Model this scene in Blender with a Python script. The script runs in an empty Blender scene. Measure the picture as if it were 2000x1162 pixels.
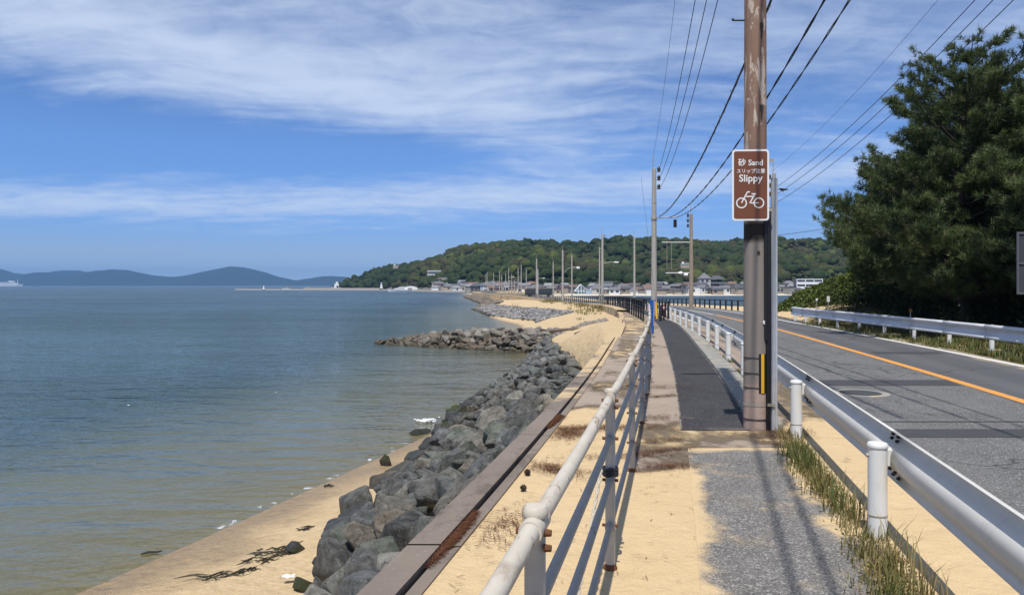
import bpy, bmesh, math, random
import numpy as np
from mathutils import Vector, Matrix, noise as mnoise

random.seed(7)
rng = np.random.default_rng(11)
R = math.radians
sc = bpy.context.scene
COL = sc.collection

# ------------------------------------------------------------------ camera
EYE = 1.6            # metres above the promenade
F_PX = 26.0 / 36.0 * 2000.0
cam_d = bpy.data.cameras.new("camera")
cam_d.lens = 26.0
cam_d.sensor_width = 36.0
cam_d.shift_y = -24.0 / 2000.0
cam_d.clip_start = 0.05
cam_d.clip_end = 30000.0
cam = bpy.data.objects.new("camera", cam_d)
COL.objects.link(cam)
cam.location = (0, 0, EYE)
cam.rotation_euler = (R(90), 0, 0)
sc.camera = cam

# ------------------------------------------------------------------ light and exposure
SUN_EL, SUN_AZ = R(64), R(192.4)      # azimuth clockwise from +Y (the view direction)
SUN_STRENGTH = 4.8
SKY_STRENGTH = 0.10
sc.view_settings.view_transform = 'Standard'
sc.view_settings.look = 'None'
sc.view_settings.exposure = 0.0
sc.view_settings.gamma = 1.0
sc.view_settings.use_curve_mapping = False
sun_d = bpy.data.lights.new("sun", 'SUN')
sun_d.energy = SUN_STRENGTH
sun_d.angle = R(0.53)
sun_d.color = (1.0, 0.955, 0.89)
sun = bpy.data.objects.new("sun", sun_d)
COL.objects.link(sun)
sv = Vector((math.sin(SUN_AZ) * math.cos(SUN_EL), math.cos(SUN_AZ) * math.cos(SUN_EL), math.sin(SUN_EL)))
sun.rotation_euler = sv.to_track_quat('Z', 'Y').to_euler()
sun.location = sv * 50

sc.cycles.use_denoising = True
sc.cycles.max_bounces = 8
sc.cycles.transparent_max_bounces = 16
sc.cycles.volume_bounces = 1
sc.cycles.caustics_reflective = False
sc.cycles.caustics_refractive = False
sc.cycles.sample_clamp_indirect = 6.0


# ------------------------------------------------------------------ node helpers
def nd(nt, t, ins=None, **props):
    n = nt.nodes.new(t)
    for k, v in props.items():
        setattr(n, k, v)
    for k, v in (ins or {}).items():
        s = n.inputs[k]
        if isinstance(v, bpy.types.NodeSocket):
            nt.links.new(v, s)
        else:
            s.default_value = v
    return n


def c4(c):
    return (c[0], c[1], c[2], 1.0)


def math_(nt, op, a, b=0.0, c=0.0, clamp=False):
    n = nd(nt, 'ShaderNodeMath', {0: a, 1: b, 2: c}, operation=op)
    n.use_clamp = clamp
    return n.outputs[0]


def sstep(nt, v, a, b, lo=0.0, hi=1.0):
    n = nd(nt, 'ShaderNodeMapRange', {'Value': v, 'From Min': a, 'From Max': b, 'To Min': lo, 'To Max': hi}, interpolation_type='SMOOTHSTEP')
    return n.outputs[0]


def mixc(nt, f, a, b, blend='MIX'):
    n = nt.nodes.new('ShaderNodeMix')
    n.data_type = 'RGBA'
    n.blend_type = blend
    n.clamp_factor = True
    for i, v in ((0, f), (6, a), (7, b)):
        s = n.inputs[i]
        if isinstance(v, bpy.types.NodeSocket):
            nt.links.new(v, s)
        else:
            s.default_value = v if i == 0 else c4(v)
    return n.outputs[2]


def noise_(nt, vec, scale, detail=4.0, rough=0.55, dist=0.0):
    ins = {'Scale': scale, 'Detail': detail, 'Roughness': rough, 'Distortion': dist}
    if vec is not None:
        ins['Vector'] = vec
    return nd(nt, 'ShaderNodeTexNoise', ins).outputs['Fac']


def voro_(nt, vec, scale, feature='F1', out='Distance'):
    n = nd(nt, 'ShaderNodeTexVoronoi', {'Scale': scale}, feature=feature)
    if vec is not None:
        nt.links.new(vec, n.inputs['Vector'])
    return n.outputs[out]


def ramp_(nt, f, stops):
    n = nt.nodes.new('ShaderNodeValToRGB')
    nt.links.new(f, n.inputs[0])
    e = n.color_ramp.elements
    while len(e) < len(stops):
        e.new(0.5)
    for el, (p, c) in zip(e, stops):
        el.position = p
        el.color = c4(c)
    return n.outputs[0]


def scaled(nt, vec, s):
    return nd(nt, 'ShaderNodeMapping', {'Vector': vec, 'Scale': s}).outputs[0]


def new_mat(name):
    m = bpy.data.materials.new(name)
    m.use_nodes = True
    nt = m.node_tree
    b = nt.nodes['Principled BSDF']
    return m, nt, b


def setb(nt, b, **kw):
    names = dict(color='Base Color', rough='Roughness', metal='Metallic', spec='Specular IOR Level', normal='Normal',
                 trans='Transmission Weight', alpha='Alpha', emis='Emission Color', emis_s='Emission Strength')
    for k, v in kw.items():
        s = b.inputs[names[k]]
        if isinstance(v, bpy.types.NodeSocket):
            nt.links.new(v, s)
        elif k in ('color', 'emis'):
            s.default_value = c4(v)
        else:
            s.default_value = v


def bump_(nt, h, strength=0.5, dist=0.02, normal=None):
    ins = {'Height': h, 'Strength': strength, 'Distance': dist}
    if normal is not None:
        ins['Normal'] = normal
    return nd(nt, 'ShaderNodeBump', ins).outputs[0]


def obj_co(nt):
    return nt.nodes.new('ShaderNodeTexCoord').outputs['Object']


def world_co(nt):
    return nt.nodes.new('ShaderNodeNewGeometry').outputs['Position']


def sep(nt, v):
    n = nd(nt, 'ShaderNodeSeparateXYZ', {0: v})
    return n.outputs


# ------------------------------------------------------------------ sky
def make_world():
    w = bpy.data.worlds.new("World")
    sc.world = w
    w.use_nodes = True
    nt = w.node_tree
    nt.nodes.clear()
    sky = nd(nt, 'ShaderNodeTexSky', sky_type='NISHITA', sun_disc=False, sun_elevation=SUN_EL, sun_rotation=SUN_AZ,
             altitude=3000.0, air_density=0.7, dust_density=0.0, ozone_density=3.0)
    d = nt.nodes.new('ShaderNodeTexCoord').outputs['Generated']
    s = sep(nt, d)
    # azimuth / elevation in degrees, and the same direction met on a high flat layer of air
    az = math_(nt, 'MULTIPLY', math_(nt, 'ARCTAN2', s[0], s[1]), 57.2958)
    el = math_(nt, 'MULTIPLY', math_(nt, 'ARCSINE', s[2]), 57.2958)
    zz = math_(nt, 'ADD', math_(nt, 'MAXIMUM', s[2], 0.0), 0.13)
    px = math_(nt, 'DIVIDE', s[0], zz)
    py = math_(nt, 'DIVIDE', s[1], zz)
    p = nd(nt, 'ShaderNodeCombineXYZ', {0: px, 1: py, 2: 0.0}).outputs[0]
    warp = nd(nt, 'ShaderNodeTexNoise', {'Vector': p, 'Scale': 0.9, 'Detail': 3.0, 'Roughness': 0.5})
    wv = nd(nt, 'ShaderNodeVectorMath', {0: warp.outputs['Color'], 1: (0.5, 0.5, 0.5)}, operation='SUBTRACT').outputs[0]
    wv = nd(nt, 'ShaderNodeVectorMath', {0: wv, 'Scale': 0.6}, operation='SCALE').outputs[0]
    pw = nd(nt, 'ShaderNodeVectorMath', {0: p, 1: wv}, operation='ADD').outputs[0]
    m1 = nd(nt, 'ShaderNodeMapping', {'Vector': pw, 'Rotation': (0, 0, R(24)), 'Scale': (0.62, 1.5, 1)}).outputs[0]
    big = noise_(nt, m1, 0.85, 3.0, 0.5)
    m2 = nd(nt, 'ShaderNodeMapping', {'Vector': pw, 'Rotation': (0, 0, R(16)), 'Scale': (1.0, 3.2, 1), 'Location': (3.1, 7.7, 0)}).outputs[0]
    fine = noise_(nt, m2, 2.1, 9.0, 0.54, 0.15)
    m3 = nd(nt, 'ShaderNodeMapping', {'Vector': p, 'Scale': (1.2, 1.2, 1), 'Location': (11.3, 2.7, 0)}).outputs[0]
    puff = noise_(nt, m3, 5.5, 6.0, 0.6, 0.8)

    def band(e0, slope, az0, width, amp, a_lo=None, a_hi=None, soft=10.0):
        c = math_(nt, 'MULTIPLY_ADD', math_(nt, 'SUBTRACT', az, az0), slope, e0)
        dd = math_(nt, 'DIVIDE', math_(nt, 'SUBTRACT', el, c), width)
        g = math_(nt, 'POWER', 2.71828, math_(nt, 'MULTIPLY', math_(nt, 'MULTIPLY', dd, dd), -1.0))
        if a_hi is not None:
            g = math_(nt, 'MULTIPLY', g, sstep(nt, az, a_hi + soft, a_hi - soft))
        if a_lo is not None:
            g = math_(nt, 'MULTIPLY', g, sstep(nt, az, a_lo - soft, a_lo + soft))
        return math_(nt, 'MULTIPLY', g, amp)

    # the two lines of cirrus that cross the whole sky, over the scattered veil
    b1 = band(13.4, -0.15, -8.0, 2.9, 0.30, None, 5.0, 6.0)
    b2 = band(6.3, 0.045, -14.0, 1.25, 0.36)
    clear1 = band(10.2, 0.03, -22.0, 1.9, -0.30, None, 0.0, 12.0)
    bias = math_(nt, 'ADD', math_(nt, 'ADD', b1, b2), clear1)
    veil_el = sstep(nt, el, 9.0, 17.0, 0.0, 0.17)
    low = sstep(nt, el, 1.5, 5.0, -0.35, 0.0)
    dens = math_(nt, 'ADD', math_(nt, 'ADD', math_(nt, 'MULTIPLY', big, 0.70), math_(nt, 'MULTIPLY', fine, 0.58)),
                 math_(nt, 'ADD', math_(nt, 'ADD', bias, veil_el), low))
    dens = math_(nt, 'ADD', dens, math_(nt, 'MULTIPLY', math_(nt, 'SUBTRACT', puff, 0.5), 0.30))
    cov = sstep(nt, dens, 0.54, 1.20, 0.0, 0.85)
    # seen along a slant near the horizon, the thin layer looks denser than overhead
    cov = math_(nt, 'MULTIPLY', cov, sstep(nt, el, 20.0, 60.0, 1.0, 0.75))
    cloud = nd(nt, 'ShaderNodeVectorMath', {0: (6.6, 7.7, 9.6), 'Scale': 1.0}, operation='SCALE').outputs[0]
    # sea air: deeper blue overhead, dimmer towards the sea horizon
    air = ramp_(nt, math_(nt, 'DIVIDE', el, 30.0, clamp=True), [(0, (.36, .40, .50)), (.075, (.47, .44, .455)), (.16, (.44, .52, .62)), (.33, (.55, .68, .80)), (1, (.60, .72, .88))])
    air = nd(nt, 'ShaderNodeVectorMath', {0: air, 'Scale': 2.16}, operation='SCALE').outputs[0]
    blue = nd(nt, 'ShaderNodeVectorMath', {0: sky.outputs[0], 1: air}, operation='MULTIPLY').outputs[0]
    col = mixc(nt, cov, blue, cloud)
    hs = nd(nt, 'ShaderNodeHueSaturation', {'Color': col, 'Saturation': 1.0, 'Value': 1.0}).outputs[0]
    bg = nd(nt, 'ShaderNodeBackground', {'Color': hs, 'Strength': SKY_STRENGTH})
    out = nt.nodes.new('ShaderNodeOutputWorld')
    nt.links.new(bg.outputs[0], out.inputs[0])


make_world()


# ------------------------------------------------------------------ object helpers
def tag(o, label=None, cat=None, group=None, kind=None):
    if label:
        o["label"] = label
    if cat:
        o["category"] = cat
    if group:
        o["group"] = group
    if kind:
        o["kind"] = kind
    return o


def empty(name, loc=(0, 0, 0), rz=0.0):
    o = bpy.data.objects.new(name, None)
    o.empty_display_size = 0.2
    COL.objects.link(o)
    o.location = loc
    o.rotation_euler = (0, 0, rz)
    return o


def link(name, me, parent=None, loc=None, rot=None, scale=None):
    o = bpy.data.objects.new(name, me)
    COL.objects.link(o)
    if parent is not None:
        o.parent = parent
    if loc is not None:
        o.location = loc
    if rot is not None:
        o.rotation_euler = rot
    if scale is not None:
        o.scale = scale
    return o


def np_mesh(name, v, f, mat, smooth=False, attrs=None, uv=None):
    """v (n,3), f (m,3) or (m,4) arrays -> mesh."""
    v = np.asarray(v, dtype=np.float32)
    f = np.asarray(f, dtype=np.int32)
    k = f.shape[1]
    me = bpy.data.meshes.new(name)
    me.vertices.add(len(v))
    me.vertices.foreach_set('co', v.ravel())
    me.loops.add(f.size)
    me.loops.foreach_set('vertex_index', f.ravel())
    me.polygons.add(len(f))
    me.polygons.foreach_set('loop_start', np.arange(0, f.size, k, dtype=np.int32))
    me.polygons.foreach_set('loop_total', np.full(len(f), k, dtype=np.int32))
    if smooth:
        me.polygons.foreach_set('use_smooth', np.ones(len(f), dtype=bool))
    for an, av in (attrs or {}).items():
        a = me.attributes.new(an, 'FLOAT', 'POINT')
        a.data.foreach_set('value', np.asarray(av, dtype=np.float32))
    if uv is not None:
        l = me.uv_layers.new(name='UVMap')
        uvl = np.asarray(uv, dtype=np.float32)[f.ravel()]
        l.data.foreach_set('uv', uvl.ravel())
    me.materials.append(mat)
    me.update()
    me.validate()
    return me


class MB:
    """collects simple solids, then becomes ONE mesh"""

    def __init__(s):
        s.v = []
        s.f = []

    def add(s, v, f):
        o = len(s.v)
        s.v += [tuple(p) for p in v]
        s.f += [tuple(i + o for i in q) for q in f]
        return s

    def box(s, c, d, rz=0.0, bevel=0.0):
        hx, hy, hz = d[0] / 2, d[1] / 2, d[2] / 2
        ca, sa = math.cos(rz), math.sin(rz)
        v = []
        for z in (-hz, hz):
            for x, y in ((-hx, -hy), (hx, -hy), (hx, hy), (-hx, hy)):
                v.append((c[0] + x * ca - y * sa, c[1] + x * sa + y * ca, c[2] + z))
        return s.add(v, [(3, 2, 1, 0), (4, 5, 6, 7), (0, 1, 5, 4), (1, 2, 6, 5), (2, 3, 7, 6), (3, 0, 4, 7)])

    def tube(s, pts, r, n=10, caps=True):
        pts = [Vector(p) for p in pts]
        m = len(pts)
        rs = list(r) if hasattr(r, '__len__') else [r] * m
        v, f = [], []
        up = None
        for i, p in enumerate(pts):
            t = (pts[min(i + 1, m - 1)] - pts[max(i - 1, 0)])
            if t.length < 1e-9:
                t = Vector((0, 0, 1))
            t.normalize()
            if up is None:
                up = Vector((1, 0, 0)) if abs(t.z) > 0.9 else Vector((0, 0, 1))
            a = t.cross(up)
            if a.length < 1e-6:
                a = t.cross(Vector((0.3, 1, 0.2)))
            a.normalize()
            b = a.cross(t).normalized()
            up = b
            for k in range(n):
                w = 2 * math.pi * k / n
                v.append(p + (a * math.cos(w) + b * math.sin(w)) * rs[i])
        for i in range(m - 1):
            for k in range(n):
                k2 = (k + 1) % n
                f.append((i * n + k, i * n + k2, (i + 1) * n + k2, (i + 1) * n + k))
        if caps:
            f.append(tuple(range(n))[::-1])
            f.append(tuple((m - 1) * n + k for k in range(n)))
        return s.add(v, f)

    def lathe(s, prof, c=(0, 0, 0), n=16):
        v, f = [], []
        m = len(prof)
        for (r, z) in prof:
            for k in range(n):
                w = 2 * math.pi * k / n
                v.append((c[0] + r * math.cos(w), c[1] + r * math.sin(w), c[2] + z))
        for i in range(m - 1):
            for k in range(n):
                k2 = (k + 1) % n
                f.append((i * n + k, i * n + k2, (i + 1) * n + k2, (i + 1) * n + k))
        f.append(tuple(range(n))[::-1])
        f.append(tuple((m - 1) * n + k for k in range(n)))
        return s.add(v, f)

    def sweep(s, sections, closed=False, caps=False):
        """sections: list of equally long point rows"""
        n = len(sections[0])
        v = [p for row in sections for p in row]
        f = []
        for i in range(len(sections) - 1):
            for k in range(n if closed else n - 1):
                k2 = (k + 1) % n
                f.append((i * n + k, i * n + k2, (i + 1) * n + k2, (i + 1) * n + k))
        if caps:
            f.append(tuple(range(n))[::-1])
            f.append(tuple((len(sections) - 1) * n + k for k in range(n)))
        return s.add(v, f)

    def mesh(s, name, mat, smooth=False, angle=None):
        me = bpy.data.meshes.new(name)
        me.from_pydata([tuple(p) for p in s.v], [], s.f)
        me.materials.append(mat)
        if smooth:
            me.polygons.foreach_set('use_smooth', np.ones(len(me.polygons), dtype=bool))
            me.set_sharp_from_angle(angle=R(angle or 40))
        me.update()
        return me

    def build(s, name, mat, parent=None, smooth=False, loc=None, rot=None, angle=None):
        return link(name, s.mesh(name, mat, smooth, angle), parent, loc, rot)


# ------------------------------------------------------------------ the lie of the land
def spline(xs, ys):
    xs, ys = np.array(xs, float), np.array(ys, float)
    n = len(xs)
    h = np.diff(xs)
    A = np.eye(n)
    b = np.zeros(n)
    for i in range(1, n - 1):
        A[i, i - 1], A[i, i], A[i, i + 1] = h[i - 1], 2 * (h[i - 1] + h[i]), h[i]
        b[i] = 3 * ((ys[i + 1] - ys[i]) / h[i] - (ys[i] - ys[i - 1]) / h[i - 1])
    c = np.linalg.solve(A, b)

    def f(x):
        x = np.asarray(x, float)
        i = np.clip(np.searchsorted(xs, x) - 1, 0, n - 2)
        t = x - xs[i]
        bb = (ys[i + 1] - ys[i]) / h[i] - h[i] * (2 * c[i] + c[i + 1]) / 3
        dd = (c[i + 1] - c[i]) / (3 * h[i])
        return ys[i] + bb * t + c[i] * t * t + dd * t ** 3
    return f


# line of the railing along the promenade: x as a function of y (distance)
FX = spline([-30, 0, 2, 4.2, 6.4, 14.3, 19.7, 28, 39, 55, 76, 95, 115, 147, 195, 225, 250, 280, 330, 400],
            [-6.9, -.38, .07, .56, 1.04, 2.66, 3.66, 5.15, 6.75, 8.5, 9.6, 9.3, 8.0, 5.0, 0, -6, -11, -14, -12, 0])


def fx(y):
    return float(FX(y))


def zr(y):
    """height of promenade and road: level, then falling gently towards the causeway"""
    y = np.asarray(y, float)
    t = np.clip((y - 20) / 95.0, 0, 1)
    return -1.12 * (t * t * (1.6 - 0.6 * t))


def zrf(y):
    return float(zr(y))


def U_GUARD(y): return np.interp(y, [20, 34], [1.65, 1.22])
def U_LEFT(y): return np.interp(y, [15, 36], [2.5, 2.0])
def U_MID(y): return np.interp(y, [8, 36, 60], [5.25, 4.4, 4.2])
def U_RIGHT(y): return np.interp(y, [12, 32, 60], [7.4, 6.35, 6.3])


SEA = -3.0
SHORE = spline([-30, 0, 6, 11, 13.5, 16.5, 20, 23.5, 25.7, 34.4, 43.4, 51, 60, 72, 87, 92, 114, 144, 165, 200, 250, 280, 330, 400],
               [-14, -9.6, -8.3, -6.5, -5.6, -4.6, -3.45, -2.35, -1.8, 0, 1.05, 1.8, 2.2, 1.4, .2, -.9, -3.9, -6.8, -6.2, -9, -14.5, -17.5, -18, -28])
WALL_U = -1.28
def sand_end_x(y): return FX(y) + np.interp(y, [0, 19, 23, 31, 34, 45], [WALL_U, WALL_U, -.93, -.93, WALL_U, -1.0])
def wall_x(y): return FX(y) + np.interp(y, [0, 30, 45], [WALL_U, WALL_U, -1.0])


TOE = spline([0, 5, 9.5, 13.6, 18, 21.3, 26, 32, 37, 46, 54], [-2.5, -2.65, -2.8, -2.8, -2.4, -2.25, -2.0, -.8, .1, 1.5, 2.1])
def rock_top_x(y): return np.interp(y, [0, 17, 20, 23, 27, 34, 42, 50], [0, 0, -.15, -.75, -1.7, -3.0, -3.9, -3.9]) + wall_x(y)
def rock_top_z(y): return np.interp(y, [0, 20, 25, 30, 41, 50], [-1.05, -1.0, -.8, -.9, -1.2, -1.7])


def beach_z(x, y):
    """sand on the bay side (also the bed under the water)"""
    xs, xw = SHORE(y), sand_end_x(y)
    top = np.interp(y, [0, 14, 19, 23, 26, 31, 33.5, 37, 42, 60, 110, 160, 200], [-2.0, -1.7, -1.0, .04, .07, .03, -.30, -.55, -.36, -.72, -.95, -1.5, -2.4])
    t = (x - xs) / np.maximum(xw - xs, 0.5)
    up0 = SEA + (top - SEA) * np.clip(t, 0, 1.2) ** np.interp(y, [19, 25], [1.25, .72])
    # where the rock slope lies, the sand drops away under the stones and banks up behind them
    toe, rt = np.maximum(TOE(np.clip(y, 0, 54)), xs + .2), rock_top_x(y)
    z1 = np.interp(y, [10, 22], [-2.62, -2.9])
    z2 = rock_top_z(y) - .3
    a = np.clip((x - xs) / np.maximum(toe - xs, .1), 0, 1)
    b = np.clip((x - toe) / np.maximum(rt - toe, .1), 0, 1)
    c = np.clip((x - rt) / np.maximum((xw - rt) * np.interp(y, [31, 35], [.62, 1.0]), .08), 0, 1) ** .6
    upr = SEA + (z1 - SEA) * a + (z2 - z1) * b + (top - z2) * c * (y > 19)
    k = np.clip((54 - y) / 8, 0, 1)
    up = up0 + (upr - up0) * k
    dn = SEA + np.minimum(0, (x - xs)) * 0.085
    return np.where(t > 0, up, np.maximum(dn, -6.5))


RIGHT_SHORE = spline([-40, 40, 60, 100, 130, 160, 200, 250, 300, 420], [140, 110, 66, 43, 34.5, 28.5, 22, 18, 16, 16])


def right_z(x, y):
    """ground on the far side of the road"""
    xr = FX(y) + 6.7
    xs = RIGHT_SHORE(y)
    t = np.clip((x - xr) / np.maximum(xs - xr, 1), 0, 3)
    base = zr(y) - 0.03
    z = base + (SEA - base) * np.clip(t, 0, 1) ** 2.0
    z = np.where(t > 1, SEA - (x - xs) * 0.06, z)
    w = np.clip((x - xr) / 2.5, 0, 1)

    def hump(cx, cy, sx, sy, h):
        return h * np.exp(-((x - cx) / sx) ** 2 - ((y - cy) / sy) ** 2)
    z = z + w * (hump(21.5, 41, 5.2, 5.5, 2.2) + hump(26, 36, 8, 9, 1.2) + hump(18, 27, 5, 12, .35))
    return np.maximum(z, -6.5)


def vnoise(x, y, s, seed=0.0):
    x, y = np.broadcast_arrays(x, y)
    out = np.empty(x.shape)
    it = np.nditer([x, y, out], op_flags=[['readonly'], ['readonly'], ['writeonly']])
    for a, b, o in it:
        o[...] = mnoise.noise((float(a) * s + seed, float(b) * s - seed, seed * .37))
    return out


def grid_faces(ny, nx):
    i = np.arange((ny - 1) * (nx - 1))
    r, c = i // (nx - 1), i % (nx - 1)
    a = r * nx + c
    return np.stack([a, a + 1, a + nx + 1, a + nx], 1)


def strip(name, ys, us, zf, mat, kind='structure', dz=0.0, attrs=None, parent=None, smooth=True):
    """sheet that follows the road; us: list of constants or functions of y; UV = (lateral metres, distance)"""
    ys = np.asarray(ys, float)
    U = np.stack([np.broadcast_to(u(ys) if callable(u) else u, ys.shape) for u in us], 1)
    Y = np.broadcast_to(ys[:, None], U.shape)
    X = FX(Y) + U
    Z = (zf(X, Y) if zf else zr(Y)) + dz
    v = np.stack([X, Y, Z], -1).reshape(-1, 3)
    uv = np.stack([U, Y], -1).reshape(-1, 2)
    me = np_mesh(name, v, grid_faces(*U.shape), mat, smooth=smooth, uv=uv)
    o = link(name, me, parent)
    if kind and parent is None:
        tag(o, kind=kind)
    return o


def arange(a, b, n):
    return np.linspace(a, b, n)


YS = np.concatenate([np.arange(-30, 40, .5), np.arange(40, 120, 1.5), np.arange(120, 400, 4.0)])


# ------------------------------------------------------------------ materials
SAND = (0.63, 0.475, 0.275)
SAND_D = (0.51, 0.37, 0.195)


def m_plain(name, col, rough=0.6, metal=0.0, spec=0.4, var=0.15, scale=6.0, bump=0.0, dirt=None, dirt_amt=0.0):
    m, nt, b = new_mat(name)
    co = obj_co(nt)
    n = noise_(nt, co, scale, 5, .6)
    c = mixc(nt, n, [x * (1 - var) for x in col], [min(1, x * (1 + var)) for x in col])
    if dirt:
        n2 = noise_(nt, co, scale * .6, 6, .65, .6)
        c = mixc(nt, sstep(nt, n2, .62 - dirt_amt, .72 - dirt_amt * .6), c, dirt)
    setb(nt, b, color=c, rough=rough, metal=metal, spec=spec)
    if bump:
        setb(nt, b, normal=bump_(nt, noise_(nt, co, scale * 9, 4, .6), bump, .01))
    return m


def sand_color(nt, co):
    a = noise_(nt, co, 0.55, 5, .6)
    g = noise_(nt, co, 95, 2, .5)
    c = mixc(nt, a, SAND_D, SAND)
    c = mixc(nt, sstep(nt, g, .5, .8, 0, .4), c, (.74, .64, .46))
    c = mixc(nt, sstep(nt, g, .44, .24, 0, .5), c, (.36, .25, .13))
    c = mixc(nt, sstep(nt, noise_(nt, co, 6, 6, .7, .4), .54, .72, 0, .4), c, (.45, .33, .19))
    sp = voro_(nt, co, 9.0)
    sp_n = noise_(nt, co, 1.3, 3, .6)
    return mixc(nt, math_(nt, 'MULTIPLY', sstep(nt, sp, .07, .03, 0, .7), sstep(nt, sp_n, .57, .66)), c, (.22, .13, .07))


def sand_height(nt, co):
    h = math_(nt, 'MULTIPLY', noise_(nt, co, 5.5, 5, .65, .4), 1.25)
    prints = voro_(nt, co, 3.2, 'SMOOTH_F1')
    h = math_(nt, 'MULTIPLY_ADD', sstep(nt, prints, .0, .42), .55, h)
    h = math_(nt, 'MULTIPLY_ADD', noise_(nt, co, 22, 3, .6), .25, h)
    return math_(nt, 'MULTIPLY_ADD', noise_(nt, co, 160, 2, .5), .06, h)


def m_sand():
    m, nt, b = new_mat('sand')
    co = world_co(nt)
    c = sand_color(nt, co)
    z = sep(nt, co)[2]
    wob = math_(nt, 'MULTIPLY_ADD', noise_(nt, co, .7, 3, .5), .22, z)
    wet = sstep(nt, wob, SEA + .34, SEA + .12)
    c = mixc(nt, math_(nt, 'MULTIPLY', wet, .85), c, (.27, .185, .095))
    # bed under the water: ripple bars and dark weed patches
    bed = sstep(nt, z, SEA - .02, SEA - .25)
    rip = noise_(nt, scaled(nt, co, (.5, 1.6, 1)), 1.2, 4, .6, .5)
    c = mixc(nt, math_(nt, 'MULTIPLY', bed, sstep(nt, rip, .48, .70, 0, .6)), c, (.22, .17, .08))
    setb(nt, b, color=c, rough=sstep(nt, wet, 0, 1, .92, .42), spec=.3)
    setb(nt, b, normal=bump_(nt, sand_height(nt, co), 1.0, .075))
    return m


def m_promenade():
    """old concrete, covered by blown sand where the UV (lateral, distance) says so"""
    m, nt, b = new_mat('sandy_concrete')
    co = world_co(nt)
    uv = nt.nodes.new('ShaderNodeTexCoord').outputs['UV']
    s = sep(nt, uv)
    u, y = s[0], s[1]
    conc = mixc(nt, noise_(nt, co, 1.1, 7, .62), (.26, .20, .155), (.42, .345, .27))
    conc = mixc(nt, sstep(nt, noise_(nt, co, 40, 3, .7), .55, .75, 0, .5), conc, (.14, .11, .09))
    # slab joints every 3.1 m
    jy = math_(nt, 'PINGPONG', math_(nt, 'ADD', y, .55), 1.55)
    conc = mixc(nt, sstep(nt, jy, .016, .006, 0, .7), conc, (.07, .05, .04))
    n1 = noise_(nt, scaled(nt, co, (1.0, .55, 1)), 1.35, 5, .6, .3)
    n2 = noise_(nt, co, 7.0, 4, .6)
    nn = math_(nt, 'MULTIPLY_ADD', math_(nt, 'SUBTRACT', n2, .5), .22, n1)
    # amount of sand along the way: deep at first, then only drifts
    cov = nd(nt, 'ShaderNodeFloatCurve', {'Value': math_(nt, 'DIVIDE', y, 40.0, clamp=True)})
    cv = cov.mapping.curves[0]
    pts = [(0, 1.0), (.13, 1.0), (.155, .82), (.172, .42), (.20, .58), (.235, .36), (.29, .46), (.36, .35), (.46, .50), (.55, .42), (.65, .52), (.8, .55), (1, .5)]
    cv.points[0].location, cv.points[1].location = pts[0], pts[-1]
    for p in pts[1:-1]:
        cv.points.new(*p)
    cov.mapping.update()
    road_side = sstep(nt, u, 0.02, 0.12)
    cov2 = math_(nt, 'SUBTRACT', cov.outputs[0], math_(nt, 'MULTIPLY', road_side, sstep(nt, y, 7.0, 9.2, 0, .16)))
    # swept bare along the ledge
    cov2 = math_(nt, 'ADD', cov2, math_(nt, 'MULTIPLY', sstep(nt, u, .02, -.08), sstep(nt, math_(nt, 'MULTIPLY_ADD', n1, 1.4, y), 10.9, 9.6, 0, .55)))
    cov2 = math_(nt, 'SUBTRACT', cov2, sstep(nt, u, -.78, -.93, 0, .12))
    cov2 = math_(nt, 'ADD', cov2, math_(nt, 'MULTIPLY', sstep(nt, y, 5.9, 5.2, 0, .3), sstep(nt, u, -.93, -.8)))
    # beyond the posts: sandy soil
    cov2 = math_(nt, 'ADD', cov2, math_(nt, 'MULTIPLY', sstep(nt, u, 1.5, 1.75), sstep(nt, y, 16, 9, -.1, .32)))
    grain = math_(nt, 'MULTIPLY', math_(nt, 'SUBTRACT', noise_(nt, co, 130, 2, .6), .5), .55)
    f = sstep(nt, math_(nt, 'ADD', math_(nt, 'SUBTRACT', math_(nt, 'ADD', nn, cov2), 1.0), grain), -.10, .08)
    sc_ = sand_color(nt, co)
    c = mixc(nt, f, conc, sc_)
    setb(nt, b, color=c, rough=.92, spec=.2)
    h = math_(nt, 'MULTIPLY_ADD', f, .5, math_(nt, 'MULTIPLY', sand_height(nt, co), .55))
    setb(nt, b, normal=bump_(nt, h, 1.0, .05))
    return m


def asphalt_nodes(nt, co, dark, light, chip, chip_amt):
    v = nd(nt, 'ShaderNodeTexVoronoi', {'Scale': 105.0, 'Vector': co})
    rnd = sep(nt, v.outputs['Color'])[0]
    c = mixc(nt, sstep(nt, noise_(nt, co, 1.3, 9, .72), .3, .7), dark, light)
    c = mixc(nt, sstep(nt, rnd, 1 - chip_amt, 1 - chip_amt * .5), c, chip)
    c = mixc(nt, sstep(nt, rnd, .16, .08, 0, .6), c, [x * .35 for x in dark])
    return c, v.outputs['Distance']


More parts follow.
